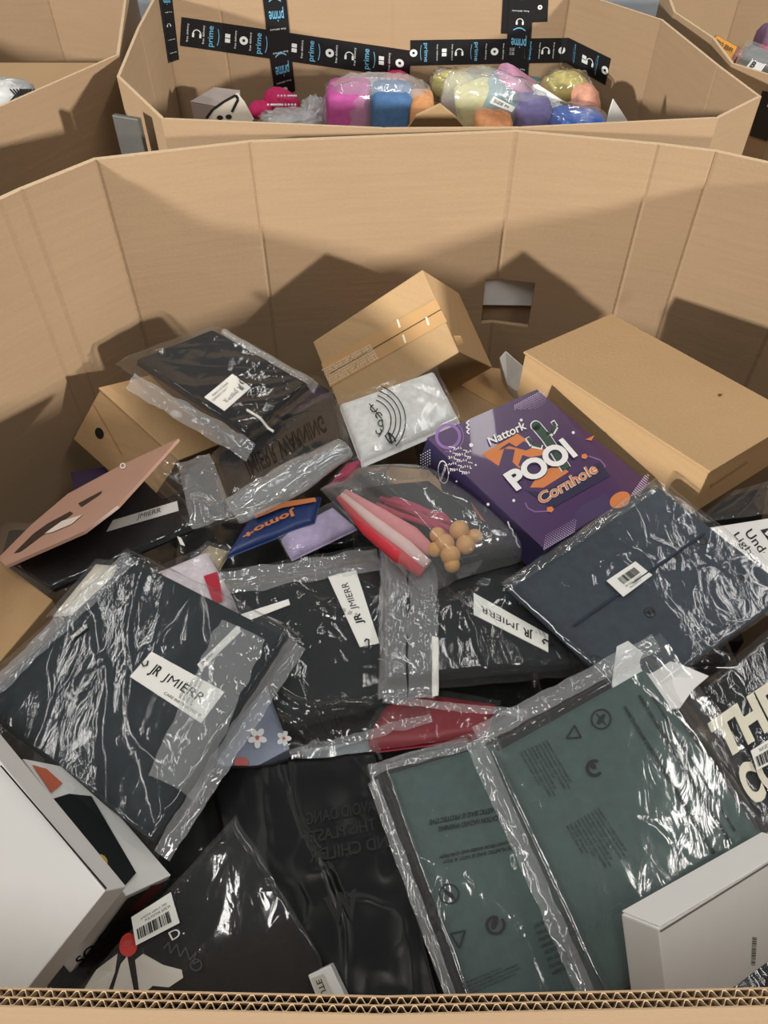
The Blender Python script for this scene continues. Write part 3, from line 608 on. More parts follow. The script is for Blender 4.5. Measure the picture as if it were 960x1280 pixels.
E34 = make_bag('film_bag', 'dark grey film bag squeezed beneath the large kraft box', 'plastic bag', [(858, 668, -.30), (905, 628, -.30), (960, 612, -.30), (955, 655, -.30)], .02, (.05, .05, .95, .95), M_BLACK2, M_FILM1, 34, .007)
E33 = make_bag('garment_bag', 'beige garment bag beside the navy packet', 'garment bag', [(240, 702, -.335), (262, 682, -.33), (290, 690, -.33), (275, 716, -.335)], .010, (.04, .04, .96, .96), cloth('beige_cloth', (176, 158, 126)), M_FILM1, 33, .005)
E24 = make_bag('plastic_bag', 'dark indigo bag behind the black bag with the white tag', 'plastic bag', [(330, 520, -.35), (395, 478, -.35), (425, 500, -.35), (400, 540, -.35)], .016, (.03, .03, .97, .97), cloth('indigo_cloth', (38, 32, 62)), M_FILM, 24, .004)
E36 = make_bag('label_packet', 'clear packet with tiny text and blue mark below the middle bag', 'packet', [(368, 955, -.33), (372, 938, -.325), (470, 922, -.325), (478, 950, -.33)], .006, (.05, .1, .95, .9), plain('grey_blue_card', (120, 128, 132), .5), M_FILM1, 36, .004, gname='insert')
# floral box between the slate bag and the middle bag
P = [at(*p) for p in [(262, 940, -.315), (335, 855, -.31), (362, 936, -.315), (288, 975, -.32)]]; dn = np.array([0, 0, -.02])
o = thing('floral_book', 'grey blue notebook with white blossoms between two dark garment bags', 'book', tuple((sum(P) / 4)[:2]) + (min(p[2] for p in P) - .02,))
bevel_mesh(mesh('cover', P + [p + dn for p in P], [(0, 1, 2, 3), (7, 6, 5, 4), (0, 4, 5, 1), (1, 5, 6, 2), (2, 6, 7, 3), (3, 7, 4, 0)], plain('grey_blue_print', (138, 146, 166), .5), o), .001)
fp = Plane(P[0], P[1] - P[0], P[3] - P[0])
polys('blossom_print', fp, [disc(322 + 7 * math.cos(k * 1.2566 + .3), 924 + 8 * math.sin(k * 1.2566 + .3), 5.5, 4, 10, k * 1.2566 + .3) for k in range(5)] + [disc(355 + 5 * math.cos(k * 1.2566), 925 + 6 * math.sin(k * 1.2566), 4.5, 3.2, 10, k * 1.2566) for k in range(5)], M_PW, o, .005)
for c_ in (disc(322, 924, 2.5), disc(355, 925, 2), disc(302, 955, 9, 7)): polys('blossom_centre', fp, [c_], plain('rose_print', (196, 100, 96), .5), o, .0056)

# pink card-backed bag leaning at left
pp = plane3([(0, 697, -.285), (223, 548, -.235), (90, 612, -.305)])
out = [(-3, 698), (40, 655), (85, 617), (150, 582), (223, 548), (190, 585), (147, 632), (105, 664), (7, 707)]
P = [pp.hit(x, y) for x, y in out]; T3 = tessellate_polygon([[Vector((x, y, 0)) for x, y in out]])
o = thing('card_bag', 'pink printed card bag leaning over the black garments at left', 'garment bag', tuple((sum(P) / len(P))[:2]) + (min(p[2] for p in P) - .004,))
n = len(P); V = P + [p - pp.n * .004 for p in P]
cb = bevel_mesh(mesh('pink_card', V, [tuple(t) for t in T3] + [tuple(n + i for i in t[::-1]) for t in T3] + [(i, i + n, (i + 1) % n + n, (i + 1) % n) for i in range(n)], plain('dusty_pink_card', (182, 144, 128), .35, .1, 20), o), 0)
polys('brush_print', pp, [[(18, 692), (42, 668), (60, 655), (88, 640), (92, 642), (70, 658), (50, 672), (26, 690)], [(98, 630), (128, 614), (126, 618), (102, 634)]], plain('dark_brown_ink', (46, 34, 32), .5), cb, .001)
polys('white_patch', pp, [[(56, 668), (78, 652), (104, 644), (90, 656), (66, 666)]], plain('pale_patch', (226, 214, 204), .5), cb, .0012)
polys('round_logo', pp, ring(154, 583, 2.2, 3.8, 14), M_PW, cb, .001)

# ---- tags, seals and prints on those bags
tag(E1, [(291, 469), (256, 498), (281, 515), (314, 486)], [('JR', (.12, .52, .26, .86), .03), ('JMIERR', (.30, .55, .80, .82), 0), ('CARE AND CONTENTS', (.3, .30, .95, .40), 0), ('MADE IN CHINA', (.3, .14, .85, .24), 0)])
strip(E1, (309, 514), (341, 534), 3, 'white_cord', M_TAG)
strip(E1, (160, 470), (312, 560), 22, 'doubled_film', M_FILM2, .002)
strip(E1, (280, 415), (395, 482), 12, 'seal_strip', M_FILM2, .002)
def film_tube(pxs, rr, mat, parent, name, seed):
    P = [at(*p) for p in pxs]; m = 26; path = []; rad = []
    for i in range(m):
        s = i / (m - 1) * (len(P) - 1); k = min(int(s), len(P) - 2); f = s - k; path.append(P[k] * (1 - f) + P[k + 1] * f); rad.append(rr * (.75 + .35 * math.sin(math.pi * min(1, .15 + i / (m - 1) * .8))))
    V, Fc = tube(path, rad, 40); V = np.array(V).reshape(m, 40, 3)
    for i in range(m):
        for k in range(40):
            d = V[i, k] - path[i]; g = 1 - .22 * max(0, 1 - abs(mn.noise((i * .10, k * .55 + seed, seed))) - .55) * 2; V[i, k] = path[i] + d * g * np.array([1, 1, .62])
    return mesh(name, V.reshape(-1, 3), Fc, mat, parent, True)
film_tube([(290, 640, -.275), (330, 618, -.268), (380, 590, -.262), (430, 560, -.265)], .026, M_FILM2, E2.root, 'film_roll', 3)
lettering('embossed_text', [(E2.sub([(300, 570), (400, 515), (410, 540), (312, 600)]), 'JMIERR WARNING', (0, 0, 1, 1), .01)], plain('black_gloss_ink', (10, 10, 11), .25), E2.film, .001)
tag(E5, [(163, 847), (252, 905), (281, 866), (190, 816)], J + [('CARE INSTRUCTIONS', (.45, .1, .95, .18), 0)])
t_, q_ = tag(E5, [(252, 839), (302, 790), (296, 784), (247, 832)], [('JMIERR', (.05, .2, .35, .8), .01)], name='paper_strap')
tag(E6, [(303, 781), (363, 758), (361, 751), (302, 770)], [], name='paper_strap')
tag(E5, [(92, 804), (112, 788), (109, 783), (88, 799)], [], name='woven_patch', mat=M_SLATE)
lettering('chest_print', [(E5.sub([(92, 804), (112, 788), (109, 783), (88, 799)], None, False), 'JMIERR', (0, 0, 1, 1), .01)], M_TAG, E5.root, .002)
strip(E5, (-20, 880), (165, 700), 20, 'zip_seal', M_FILM2, .003)
strip(E5, (305, 790), (215, 985), 62, 'doubled_film', M_FILM2, .001)
strip(E5, (372, 800), (200, 1066), 22, 'side_seam', M_FILM2, .003)
wl4 = ['WARNING: KEEP AWAY FROM', 'BABIES AND CHILDREN', 'THIS BAG IS NOT A TOY']
warning(E5, [(222, 872), (248, 818), (266, 828), (240, 884)], ['PLASTIC BAG WARNING', 'KEEP AWAY FROM BABIES', 'AND CHILDREN', 'NOT A TOY'])
tag(E6, [(474, 806), (445, 715), (410, 723), (450, 811)], [('JR', (.28, .3, .42, .72), .03), ('JMIERR', (.48, .34, .86, .68), 0)])
warning(E6, [(412, 768), (440, 736), (458, 738), (448, 772)])
strip(E6, (274, 728), (474, 696), 40, 'doubled_film', M_FILM2, .002)
strip(E6, (362, 938), (540, 890), 12, 'seal_strip', M_FILM2, .002)
tag(E7, [(685, 795), (592, 743), (592, 770), (685, 817)], [('JR', (.2, .25, .33, .78), .03), ('JMIERR', (.38, .32, .9, .7), 0)])
warning(E7, [(650, 770), (668, 800), (684, 803), (672, 772)])
strip(E7, (492, 690), (490, 868), 34, 'doubled_film', M_FILM2, .003)
strip(E7, (528, 690), (526, 868), 34, 'doubled_film', M_FILM2, .002)
strip(E7, (544, 800), (544, 866), 8, 'printed_strip', M_TAG, .003)
strip(E7, (478, 868), (660, 886), 10, 'seal_strip', M_FILM2, .002)
tag(E8, [(778, 749), (814, 722), (793, 705), (757, 729)], [('M-3XL NAVY', (.25, .24, .8, .34), 0), ('SHIRT', (.3, .1, .7, .18), 0)], name='barcode_sticker', up=.003)
q = E8.sub([(778, 749), (814, 722), (793, 705), (757, 729)], None, False); q = Bil([p + q.n * .0033 for p in q.P])
V, Fc = bars(q, 20, (.25, .42, .82, .80), 5); mesh('barcode', V, Fc, M_INK, E8.root)
strip(E8, (716, 784), (880, 668), 4, 'placket_edge', plain('placket_navy', (46, 57, 70), .9), .001)
for (x, y) in ((846, 697), (925, 724), (812, 766), (745, 826), (877, 676)):
    u, v = E8.uv(x, y); c_ = E8.b.ev(u, v, E8.T + .001)
    A = nrm(E8.b.P[1] - E8.b.P[0]); Bv = nrm(np.cross(E8.b.n, A)); V, Fc = blob(c_, [A * .0065, Bv * .0065, E8.b.n * .0016], 2.2, 14, 0)
    mesh('button', V, Fc, plain('button_black', (20, 24, 30), .3), E8.root, True)
strip(E8, (632, 735), (818, 610), 14, 'folded_film', M_FILM1, .002)
# green twins
warning(E9, [(705, 1035), (741, 1097), (788, 1070), (748, 1010)], warn + warn + ['KEEP OUT OF REACH', 'RECYCLE THIS BAG'], name='printed_notice')
warning(E9, [(647, 942), (681, 1002), (718, 984), (684, 926)], warn + warn, name='printed_notice')
for x0, y0, x1, y1, wd in ((780, 884, 892, 1068, 3.2), (798, 870, 910, 1050, 3.2), (813, 868, 918, 1040, 2.2)):
    a = np.array([x0, y0]); b = np.array([x1, y1]); nn = np.array([-(b - a)[1], (b - a)[0]], float); nn = nn / np.linalg.norm(nn) * wd * .75
    lettering('printed_warning', [(E9.sub([tuple(a + nn), tuple(b + nn), tuple(b - nn), tuple(a - nn)]), 'WARNING TO AVOID DANGER OF SUFFOCATION KEEP THIS BAG AWAY FROM BABIES AND CHILDREN DO NOT USE IN CRIBS', (0, 0, 1, 1), .03)], M_INK, E9.film, .0008)
def marks(B, L, name='recycling_mark'): return polys(name, B, L, M_INK, B.film, .0008)
marks(E9, ring(751, 900, 11, 13) + [disc(751, 900, 3, 8, 10, .6)] + stroke([(745, 893), (757, 907)], 1.5), 'warning_mark')
marks(E9, [s_ for t in [[(708, 924), (718, 908), (726, 923), (708, 924)]] for s_ in stroke(t, 2.2)])
marks(E9, ring(743, 961, 7, 11, a0=.6, a1=5.2) + [disc(741, 958, 5, 3, 10, .8)])
strip(E9, (592, 924), (742, 1262), 22, 'zip_seal', M_FILM2, .003)
strip(E9, (596, 918), (822, 800), 26, 'top_seal', M_FILM2, .002)
marks(E10, ring(561, 1119, 11, 13) + [disc(561, 1119, 8, 3, 10, .6)] + stroke([(553, 1112), (570, 1127)], 1.5), 'warning_mark')
marks(E10, [s_ for t in [[(563, 1168), (581, 1164), (574, 1186), (563, 1168)]] for s_ in stroke(t, 2.4)])
marks(E10, ring(619, 1157, 9, 12.5, a0=-.8, a1=4.6) + [disc(618, 1154, 4, 9, 12, .3)])
warning(E10, [(648, 1046), (550, 1068), (548, 1082), (646, 1062)][0:4], ['THIS PLASTIC BAG IS NOT A TOY', 'KEEP AWAY FROM BABIES AND CHILDREN'], bold=.03)
warning(E10, [(640, 1002), (535, 1022), (533, 1044), (638, 1024)], ['SUFFOCATION HAZARD WARNING', 'THIS PLASTIC BAG IS PROTECTIVE'], bold=.03)
warning(E10, [(576, 1228), (646, 1198), (652, 1216), (582, 1246)], warn)
warning(E10, [(664, 1154), (720, 1130), (735, 1200), (690, 1220)], warn + warn)
strip(E10, (462, 962), (585, 930), 18, 'top_seal', M_FILM2, .002)
strip(E10, (466, 975), (566, 1250), 14, 'side_seam', M_FILM2, .002)
mbi = plain('matt_black_ink', (30, 30, 31), .8)
for i, s_ in enumerate(['TO AVOID DANG', 'OF THIS PLASTI', 'AND CHILDR']): lettering('embossed_text', [(E11.sub([(500, 1068), (388, 1092), (382, 1012), (490, 990)]), s_, (.0, .72 - .3 * i, 1, .92 - .3 * i), .02)], mbi, E11.film, .0012)
lettering('embossed_letter', [(E11.sub([(452, 1150), (412, 1160), (404, 1124), (446, 1112)]), 'W', (0, 0, 1, 1), .04)], mbi, E11.film, .0012)
tag(E12, [(173, 1182), (227, 1154), (216, 1116), (167, 1147)], [('JMIERR GIRLS TEE', (.2, .70, .85, .78), 0), ('POLYESTER SIZE M', (.3, .58, .9, .66), 0)], name='barcode_label', up=.004)
q = E12.sub([(173, 1182), (227, 1154), (216, 1116), (167, 1147)], None, False); q = Bil([p + q.n * .0044 for p in q.P])
V, Fc = bars(q, 20, (.08, .14, .85, .50), 9); mesh('barcode', V, Fc, M_INK, E12.root)
polys('red_circle', E12, [disc(161, 1181, 12, 15)], plain('red_print', (200, 58, 50), .6), E12.root, .001)
polys('petal_print', E12, [[(100, 1246), (120, 1212), (148, 1192), (145, 1215), (134, 1246)], [(140, 1246), (152, 1205), (160, 1195), (170, 1246)], [(176, 1246), (170, 1200), (180, 1192), (205, 1206), (228, 1212), (230, 1222), (212, 1234), (192, 1232)]], plain('cream_print', (214, 208, 196), .7), E12.root, .001)
lettering('letter_print', [(E12.sub([(216, 1176), (232, 1167), (227, 1157), (211, 1166)]), 'D.', (0, 0, 1, 1), 0)], M_TAG, E12.film, .001)
polys('scribble_print', E12, stroke([(205, 1186), (212, 1178), (214, 1192), (222, 1180), (226, 1196), (233, 1184), (238, 1200), (246, 1190), (242, 1205), (252, 1200)], 2) + ring(246, 1206, 6, 8, 14), plain('dark_grey_print', (62, 62, 62), .6), E12.film, .001)
lettering('shirt_letters', [(E15.sub([(905, 952), (985, 898), (962, 852), (884, 905)]), 'THE', (0, 0, 1, 1), .05), (E15.sub([(940, 1010), (1010, 960), (988, 915), (916, 962)]), 'CORE', (0, 0, 1, 1), .05)], plain('cream_letters', (226, 220, 200), .7), E15.root, .001)
tag(E15, [(943, 966), (985, 945), (978, 915), (935, 942)], [('SIZE L', (.2, .72, .7, .86), 0)], name='barcode_label', up=.005)
q = E15.sub([(943, 966), (985, 945), (978, 915), (935, 942)], None, False); q = Bil([p + q.n * .0056 for p in q.P])
V, Fc = bars(q, 20, (.05, .1, .9, .6), 10); mesh('barcode', V, Fc, M_INK, E15.root)
for k in range(4):
    polys('arc_print', E18, ring(462, 528, 27 + 6 * k, 28.2 + 6 * k, 16, a0=-1.25, a1=.75), M_INK, E18.root, .001)
lettering('letter_print', [(E18.sub([(497, 553), (488, 541), (480, 546), (489, 558)]), 'S', (0, 0, 1, 1), .02)], M_INK, E18.root, .001)
polys('scroll_print', E18, ring(468, 512, 3.5, 5, 12, a0=0, a1=4.6) + ring(474, 521, 3, 4.4, 12, a0=2, a1=6.5) + ring(477, 531, 3, 4.4, 10, a0=1, a1=5.5) + ring(474, 541, 2.6, 4, 10, a0=-1, a1=3.5) + stroke([(462, 506), (472, 518), (478, 526), (480, 538), (474, 548)], 1.2), M_INK, E18.root, .001)
tag(E4, [(134, 666), (224, 640), (222, 628), (142, 652)], [('JMIERR', (.4, .2, .75, .8), .0)], name='waistband')
make_bag('x', '', '', [(222, 582, -.275), (262, 568, -.28), (292, 648, -.285), (240, 664, -.28)], .008, (.2, .2, .8, .8), None, M_FILM2, 44, .014, garment=False, root=E4.root)
tag(E4, [(232, 684), (227, 674), (222, 672), (226, 682)], [], name='care_label')
lettering('brand_print', [(E22.sub([(368, 636), (302, 668), (306, 676), (372, 646)]), 'Jomo+', (0, 0, 1, 1), .03)], M_ORA, E22.root, .002)
polys('orange_band', E22, [[(318, 644), (350, 630), (394, 624), (396, 629), (352, 637), (320, 650)]], M_ORA, E22.root, .0016)
polys('red_patch', E30, [[(255, 722), (272, 716), (282, 752), (268, 758)], [(193, 722), (203, 718), (206, 728), (197, 730)]], plain('crimson_print', (176, 24, 50), .6), E30.root, .001)
lettering('tiny_text', [(E36.sub([(396, 956), (450, 948), (450, 942), (396, 950)]), 'CONTENTS MADE IN CHINA', (0, 0, 1, 1), 0)], M_INK, E36.film, .0008)
polys('blue_mark', E36, [[(434, 956), (440, 942), (446, 941), (440, 955)]], plain('blue_print', (36, 80, 190), .5), E36.root, .0016)

# white inner card sticking out behind the green bag
pp = plane3([(772, 806, -.222), (884, 846, -.222), (765, 900, -.228)])
out = [(765, 856), (771, 808), (785, 801), (806, 818), (850, 830), (886, 845), (866, 862), (850, 885), (780, 890)]
P = [pp.hit(x, y) for x, y in out]; n = len(P); T3 = tessellate_polygon([[Vector((x, y, 0)) for x, y in out]])
o = mesh('paper_envelope', P + [p - pp.n * .003 for p in P], [tuple(t) for t in T3] + [tuple(n + i for i in t[::-1]) for t in T3] + [(i, i + n, (i + 1) % n + n, (i + 1) % n) for i in range(n)], M_WHITE); bevel_mesh(o, 0)
setp(o, 'white paper envelope poking out above the large green grey bag', 'envelope')

# ---- pouch with beads and red rolls
E21 = make_bag('craft_pouch', 'clear pouch of red craft rolls and beads in the pile centre', 'pouch', [(400, 613, -.256), (530, 602, -.256), (670, 706, -.252), (528, 744, -.252)], .022, (.30, .08, .97, .95), M_BLACK2, M_FILMP, 21, .011, gname='dark_backing', lump=.002, fup=.042)
def roll(name, pxs, r, mat, parent): V, Fc = tube([at(*p) for p in pxs], r, 12); return mesh(name, V, Fc, mat, parent, True)
red = plain('red_felt', (206, 52, 64), .8, .15, 60); pk = plain('pink_felt', (232, 150, 156), .8, .1, 60); cr = plain('cream_felt', (238, 206, 200), .8, .1, 60); mg = plain('magenta_cord', (176, 46, 84), .7, .2, 80)
roll('red_roll', [(424, 622, -0.251), (460, 662, -0.244), (500, 695, -0.240), (528, 716, -0.244)], [.004, .009, .010, .007], red, E21.root)
roll('cream_roll', [(428, 619, -0.248), (470, 655, -0.236), (508, 684, -0.234), (534, 706, -0.238)], [.004, .008, .009, .007], cr, E21.root)
roll('pink_roll', [(432, 615, -0.248), (478, 645, -0.234), (515, 668, -0.230), (540, 690, -0.233)], [.004, .009, .010, .007], pk, E21.root)
rnd = random.Random(4)
for k in range(9):
    x, y = 470 + rnd.random() * 25, 622 + rnd.random() * 14
    roll('magenta_cord', [(x, y, -0.234), (x + 25 + rnd.random() * 10, y + 6 + rnd.random() * 12, -0.224), (x + 52 + rnd.random() * 20, y + 18 + rnd.random() * 16, -0.226), (x + 66 + rnd.random() * 12, y + 30 + rnd.random() * 12, -0.232)], .0035, mg, E21.root)
bead_m = plain('bead_wood', (222, 164, 92), .45, .12, 70)
bd0 = None
for k, (x, y, z, r) in enumerate([(571, 668, -.212, .0125), (579, 686, -.212, .0120), (553, 684, -.210, .0115), (560, 699, -.213, .0120), (544, 674, -.214, .0100), (562, 711, -.219, .0095), (590, 676, -.219, .010), (541, 692, -.217, .0095)]):
    p = at(x + 3, y - 5, z - .012)
    if bd0 is None:
        V, Fc = tube([np.array([0, 0, -math.cos(t) * 1.0]) * .96 for t in np.linspace(.32, math.pi - .32, 11)], [math.sin(t) for t in np.linspace(.32, math.pi - .32, 11)], 18)
        bd0 = mesh('wooden_bead', V, Fc, bead_m, None, True); bo = bd0
    else: bo = link(bd0.copy())
    bo.location = p; bo.scale = (r, r, r); bo.rotation_euler = (rnd.random() * 3, rnd.random() * 3, 0)
    setp(bo, ['topmost large wooden bead of the cluster in the clear craft pouch', 'large wooden bead right of the middle of the pouch cluster', 'wooden bead at the very middle of the pouch cluster', 'large wooden bead just above the lowest one of the pouch', 'small upper left wooden bead touching the pink roll in the pouch', 'lowest small wooden bead hanging at the pouch edge', 'rightmost wooden bead of the cluster in the clear craft pouch', 'small lower left wooden bead beside the cream roll end'][k], 'bead', 'wooden beads in the clear craft pouch')
PK = make_bag('mesh_pouch', 'small magenta mesh pouch below the white printed tee', 'pouch', [(406, 612, -.295), (432, 580, -.285), (462, 572, -.285), (440, 600, -.295)], .012, (.04, .05, .96, .95), mg, M_FILM, 40, .004, gname='magenta_bundle')
E41 = make_bag('plastic_bag', 'grey film bag between the magenta mesh pouch and kraft carton', 'plastic bag', [(425, 622, -.30), (450, 592, -.295), (482, 590, -.295), (500, 632, -.30)], .01, (.05, .05, .95, .95), M_BLACK2, M_FILM1, 41, .005)

# ---- dark bags lower in the pile, seen in the gaps, and the cartons that carry them
proto = make_bag('dark_bag', 'black plastic wrapped garment lying deep in the gaps of the pile', 'plastic bag', [(330, 700, -.40), (480, 700, -.40), (500, 880, -.40), (320, 880, -.40)], .03, (.03, .03, .97, .97), M_BLACK, M_FILM, 50, .006, group='dark bags deep in the pile', lump=.006)
src = proto.root; base = np.array(src.location)
spots = [(-.33, .86, -.545, .2), (-.09, .95, -.53, .1), (.17, .95, -.53, .05), (.43, .88, -.53, -.3), (-.46, .64, -.46, .05), (-.20, .66, -.44, 0), (.07, .66, -.44, .05), (.35, .66, -.44, 0), (-.45, .37, -.44, .05), (-.17, .39, -.47, .02), (.11, .39, -.47, .03), (.40, .38, -.44, .0), (-.28, .27, -.405, .0), (.02, .27, -.405, .0), (.29, .27, -.405, .0)]
for i, (x, y, z, a) in enumerate(spots):
    if i == 0: r_ = src
    else:
        r_ = link(src.copy())
        for ch in list(src.children):
            c_ = link(ch.copy()); c_.parent = r_
    r_.location = (x, y, RIM + z + (.0 if i % 2 else .032)); r_.rotation_euler = (0, 0, a); r_.scale = (1.22, 1.22, .9)
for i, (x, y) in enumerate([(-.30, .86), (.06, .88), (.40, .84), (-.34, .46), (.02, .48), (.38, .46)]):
    o = boxpart('supply_carton', (x - .17, y - .18, .012), (.34, 0, 0), (0, .36, 0), (0, 0, .43), plain('gap_shade_card', (44, 40, 37), .8), None, .003)  # dark colour stands in for shade in the gaps between bags
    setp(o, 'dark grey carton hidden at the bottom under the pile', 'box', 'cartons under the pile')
#@@REAR
# ================================================================ rear bin: tape and contents
class Walls:
    def __init__(s, panels, pts, idx):
        s.L = [(panels[i], np.array(pts[i]), np.array(pts[(i + 1) % len(pts)])) for i in idx]
    def hit(s, x, y, off=0):
        best = None
        for P, a, b in s.L:
            h = P.hit(x, y, off); d = b - a; t = (h[:2] - a) @ d / (d @ d); e = max(0, -t, t - 1)
            if best is None or e < best[0]: best = (e, h)
        return best[1]
class PxPatch:
    def __init__(s, surf, px): s.s = surf; s.p = np.array(px, float)
    def ev(s, u, v, off=0):
        u = np.asarray(u, float); v = np.asarray(v, float); p = s.p
        f = lambda k: p[0, k] * (1 - u) * (1 - v) + p[1, k] * u * (1 - v) + p[2, k] * u * v + p[3, k] * (1 - u) * v
        X, Y = np.atleast_1d(f(0)), np.atleast_1d(f(1)); sh = X.shape
        o = np.array([s.s.hit(a, b, float(off)) for a, b in zip(X.ravel(), Y.ravel())]).reshape(sh + (3,))
        return o if np.ndim(u) else o[0]
    def rot(s, s0, t0, s1, t1, way):      # sub patch whose reading direction is turned
        q = lambda a, b: (1 - a) * (1 - b) * s.p[0] + a * (1 - b) * s.p[1] + a * b * s.p[2] + (1 - a) * b * s.p[3]
        c = {'up': [(s1, t0), (s1, t1), (s0, t1), (s0, t0)], 'down': [(s0, t1), (s0, t0), (s1, t0), (s1, t1)], 'flip': [(s1, t1), (s0, t1), (s0, t0), (s1, t0)]}[way]
        return PxPatch(s.s, [q(*k) for k in c])
RW = Walls(RP, rear_pts, [6, 7, 8, 9, 10])
def tape(px, n, primes, icons, way, lift=.0012, parent=None, surf=None):
    pt = PxPatch(surf or RW, px)
    U, V = np.meshgrid(np.linspace(0, 1, n), [0, 1], indexing='ij')
    r = parent or rear_bin
    top = pt.ev(U, V, lift).reshape(-1, 3)
    t = mesh('printed_tape', top, grid_faces(n, 2), M_TAPE, r)
    up = lift + .0007
    for s in primes:
        w2 = .022 if way != 'flip' else .30
        if way == 'flip': sub = pt.rot(.18, s - .07, .82, s + .07, 'flip')
        else: sub = pt.rot(s - w2, .12, s + w2 * .4, .84, way) if way == 'up' else pt.rot(s - w2 * .4, .14, s + w2, .88, way)
        lettering('tape_word', [(sub, 'prime', (0, 0, 1, 1), .01)], M_TAPEB, t, up)
        AV = []; AF = []
        for k in range(10):
            a0, a1 = .1 + .8 * k / 10, .1 + .8 * (k + 1) / 10
            b = lambda a: -.25 - .28 * math.sin(math.pi * a)
            th = .10
            c_ = [sub.ev(a0, b(a0), up), sub.ev(a1, b(a1), up), sub.ev(a1, b(a1) - th, up), sub.ev(a0, b(a0) - th, up)]
            AF.append(tuple(range(len(AV), len(AV) + 4))); AV += c_
        mesh('tape_smile', AV, AF, M_TAPEB, t)
    for kind, s in icons:
        cx, cy = (s, .5) if way != 'flip' else (.5, s)
        e = np.linalg.norm(pt.p[1] - pt.p[0]); h = np.linalg.norm(pt.p[3] - pt.p[0]); R = min(e, h) * .15
        f = lambda x, y: pt.ev(cx + x * R / e, cy + y * R / h, up)
        AV = []; AF = []
        def quad(a, b, c, d):
            AF.append(tuple(range(len(AV), len(AV) + 4))); AV.extend([f(*a), f(*b), f(*c), f(*d)])
        if kind == 'h':
            for k in range(8):
                a0, a1 = math.pi * k / 8, math.pi * (k + 1) / 8
                quad((math.cos(a0), math.sin(a0)), (math.cos(a1), math.sin(a1)), (.78 * math.cos(a1), .78 * math.sin(a1)), (.78 * math.cos(a0), .78 * math.sin(a0)))
            for sg in (-1, 1): quad((sg * 1.1, .1), (sg * .6, .1), (sg * .6, -.9), (sg * 1.1, -.9))
        elif kind == 'b':
            quad((-.6, -1), (.6, -1), (.6, -.1), (-.6, -.1)); quad((-.6, .1), (.6, .1), (.6, 1), (-.6, 1))
        else:
            for k in range(12):
                a0, a1 = 2 * math.pi * k / 12, 2 * math.pi * (k + 1) / 12
                quad((math.cos(a0), math.sin(a0)), (math.cos(a1), math.sin(a1)), (.35 * math.cos(a1), .35 * math.sin(a1)), (.35 * math.cos(a0), .35 * math.sin(a0)))
        mesh('tape_icon', AV, AF, M_TAPEW, t)
    return t, pt
def smallprint(t, pt, ss, way, up=.0019):
    for s in ss:
        sub = pt.rot(s - .006, .18, s + .006, .82, way) if way != 'flip' else pt.rot(.15, s - .012, .85, s + .012, 'flip')
        lettering('tape_caption', [(sub, 'free delivery', (0, 0, 1, 1), 0)], M_TAPEW, t, up)
t, pt = tape([(225, 57), (512, 98), (513, 63), (227, 21)], 40, [.14, .35, .58, .82], [('h', .07), ('b', .205), ('p', .275), ('h', .42), ('b', .495), ('p', .65), ('h', .735), ('b', .875), ('p', .955)], 'up')
smallprint(t, pt, [.03, .10, .24, .305, .53, .68, .76, .91], 'up')
t, pt = tape([(513, 82), (708, 78), (711, 47), (513, 50)], 24, [.09, .41, .75], [('p', .02), ('b', .215), ('h', .31), ('p', .535), ('b', .645), ('h', .86), ('p', .965)], 'down', .0014)
smallprint(t, pt, [.17, .265, .48, .59, .82, .91], 'down')
t, pt = tape([(708, 78), (757, 106), (764, 73), (711, 47)], 8, [.18, .72], [('b', .42), ('h', .56), ('p', .93)], 'down', .0014)
t, pt = tape([(344, 122), (369, 113), (357, -14), (327, -14)], 16, [.24, .76], [('p', .04), ('b', .94)], 'flip', .0021)
smallprint(t, pt, [.12, .40, .62], 'flip', .0028)
t, pt = tape([(632, 97), (659, 101), (668, -14), (636, -14)], 16, [.42], [('h', .64), ('b', .92)], 'flip', .0021)
smallprint(t, pt, [.06, .12, .76], 'flip', .0028)
t, pt = tape([(626, 42), (637, 42), (641, -14), (629, -14)], 6, [], [], 'flip', .0012)
t, pt = tape([(664, 28), (684, 27), (686, -14), (666, -14)], 6, [], [('p', .45)], 'flip', .0012)
t, pt = tape([(210, 79), (224, 74), (214, -14), (197, -14)], 8, [.85], [('h', .50)], 'flip', .0012)
smallprint(t, pt, [.12, .3, .68], 'flip', .0019)

def mm(p): return float((np.array(p) - CAM) @ FW) / FPX
def lump(name, x, y, Z, wx, wy, depth, mat, parent, p=2.4, amp=.08, fr=3, seed=0, tilt=0, n=26):
    c = at(x, y, Z); k = mm(c); ca, sa = math.cos(tilt), math.sin(tilt)
    ex = np.array([ca, 0, -sa]) * wx / 2 * k; ez = np.array([sa, 0, ca]) * wy / 2 * k; ey = np.array([0, depth / 2, 0])
    V, Fc = blob(c, [ex, ey, ez], p, n, amp, fr, seed); return mesh(name, V, Fc, mat, parent, True)
def soft(name, label, cat, x, y, Z): c = at(x, y, Z); return thing(name, label, cat, (c[0], c[1], c[2] - .06))
C = lambda nm, rgb: cloth(nm, rgb, .25)
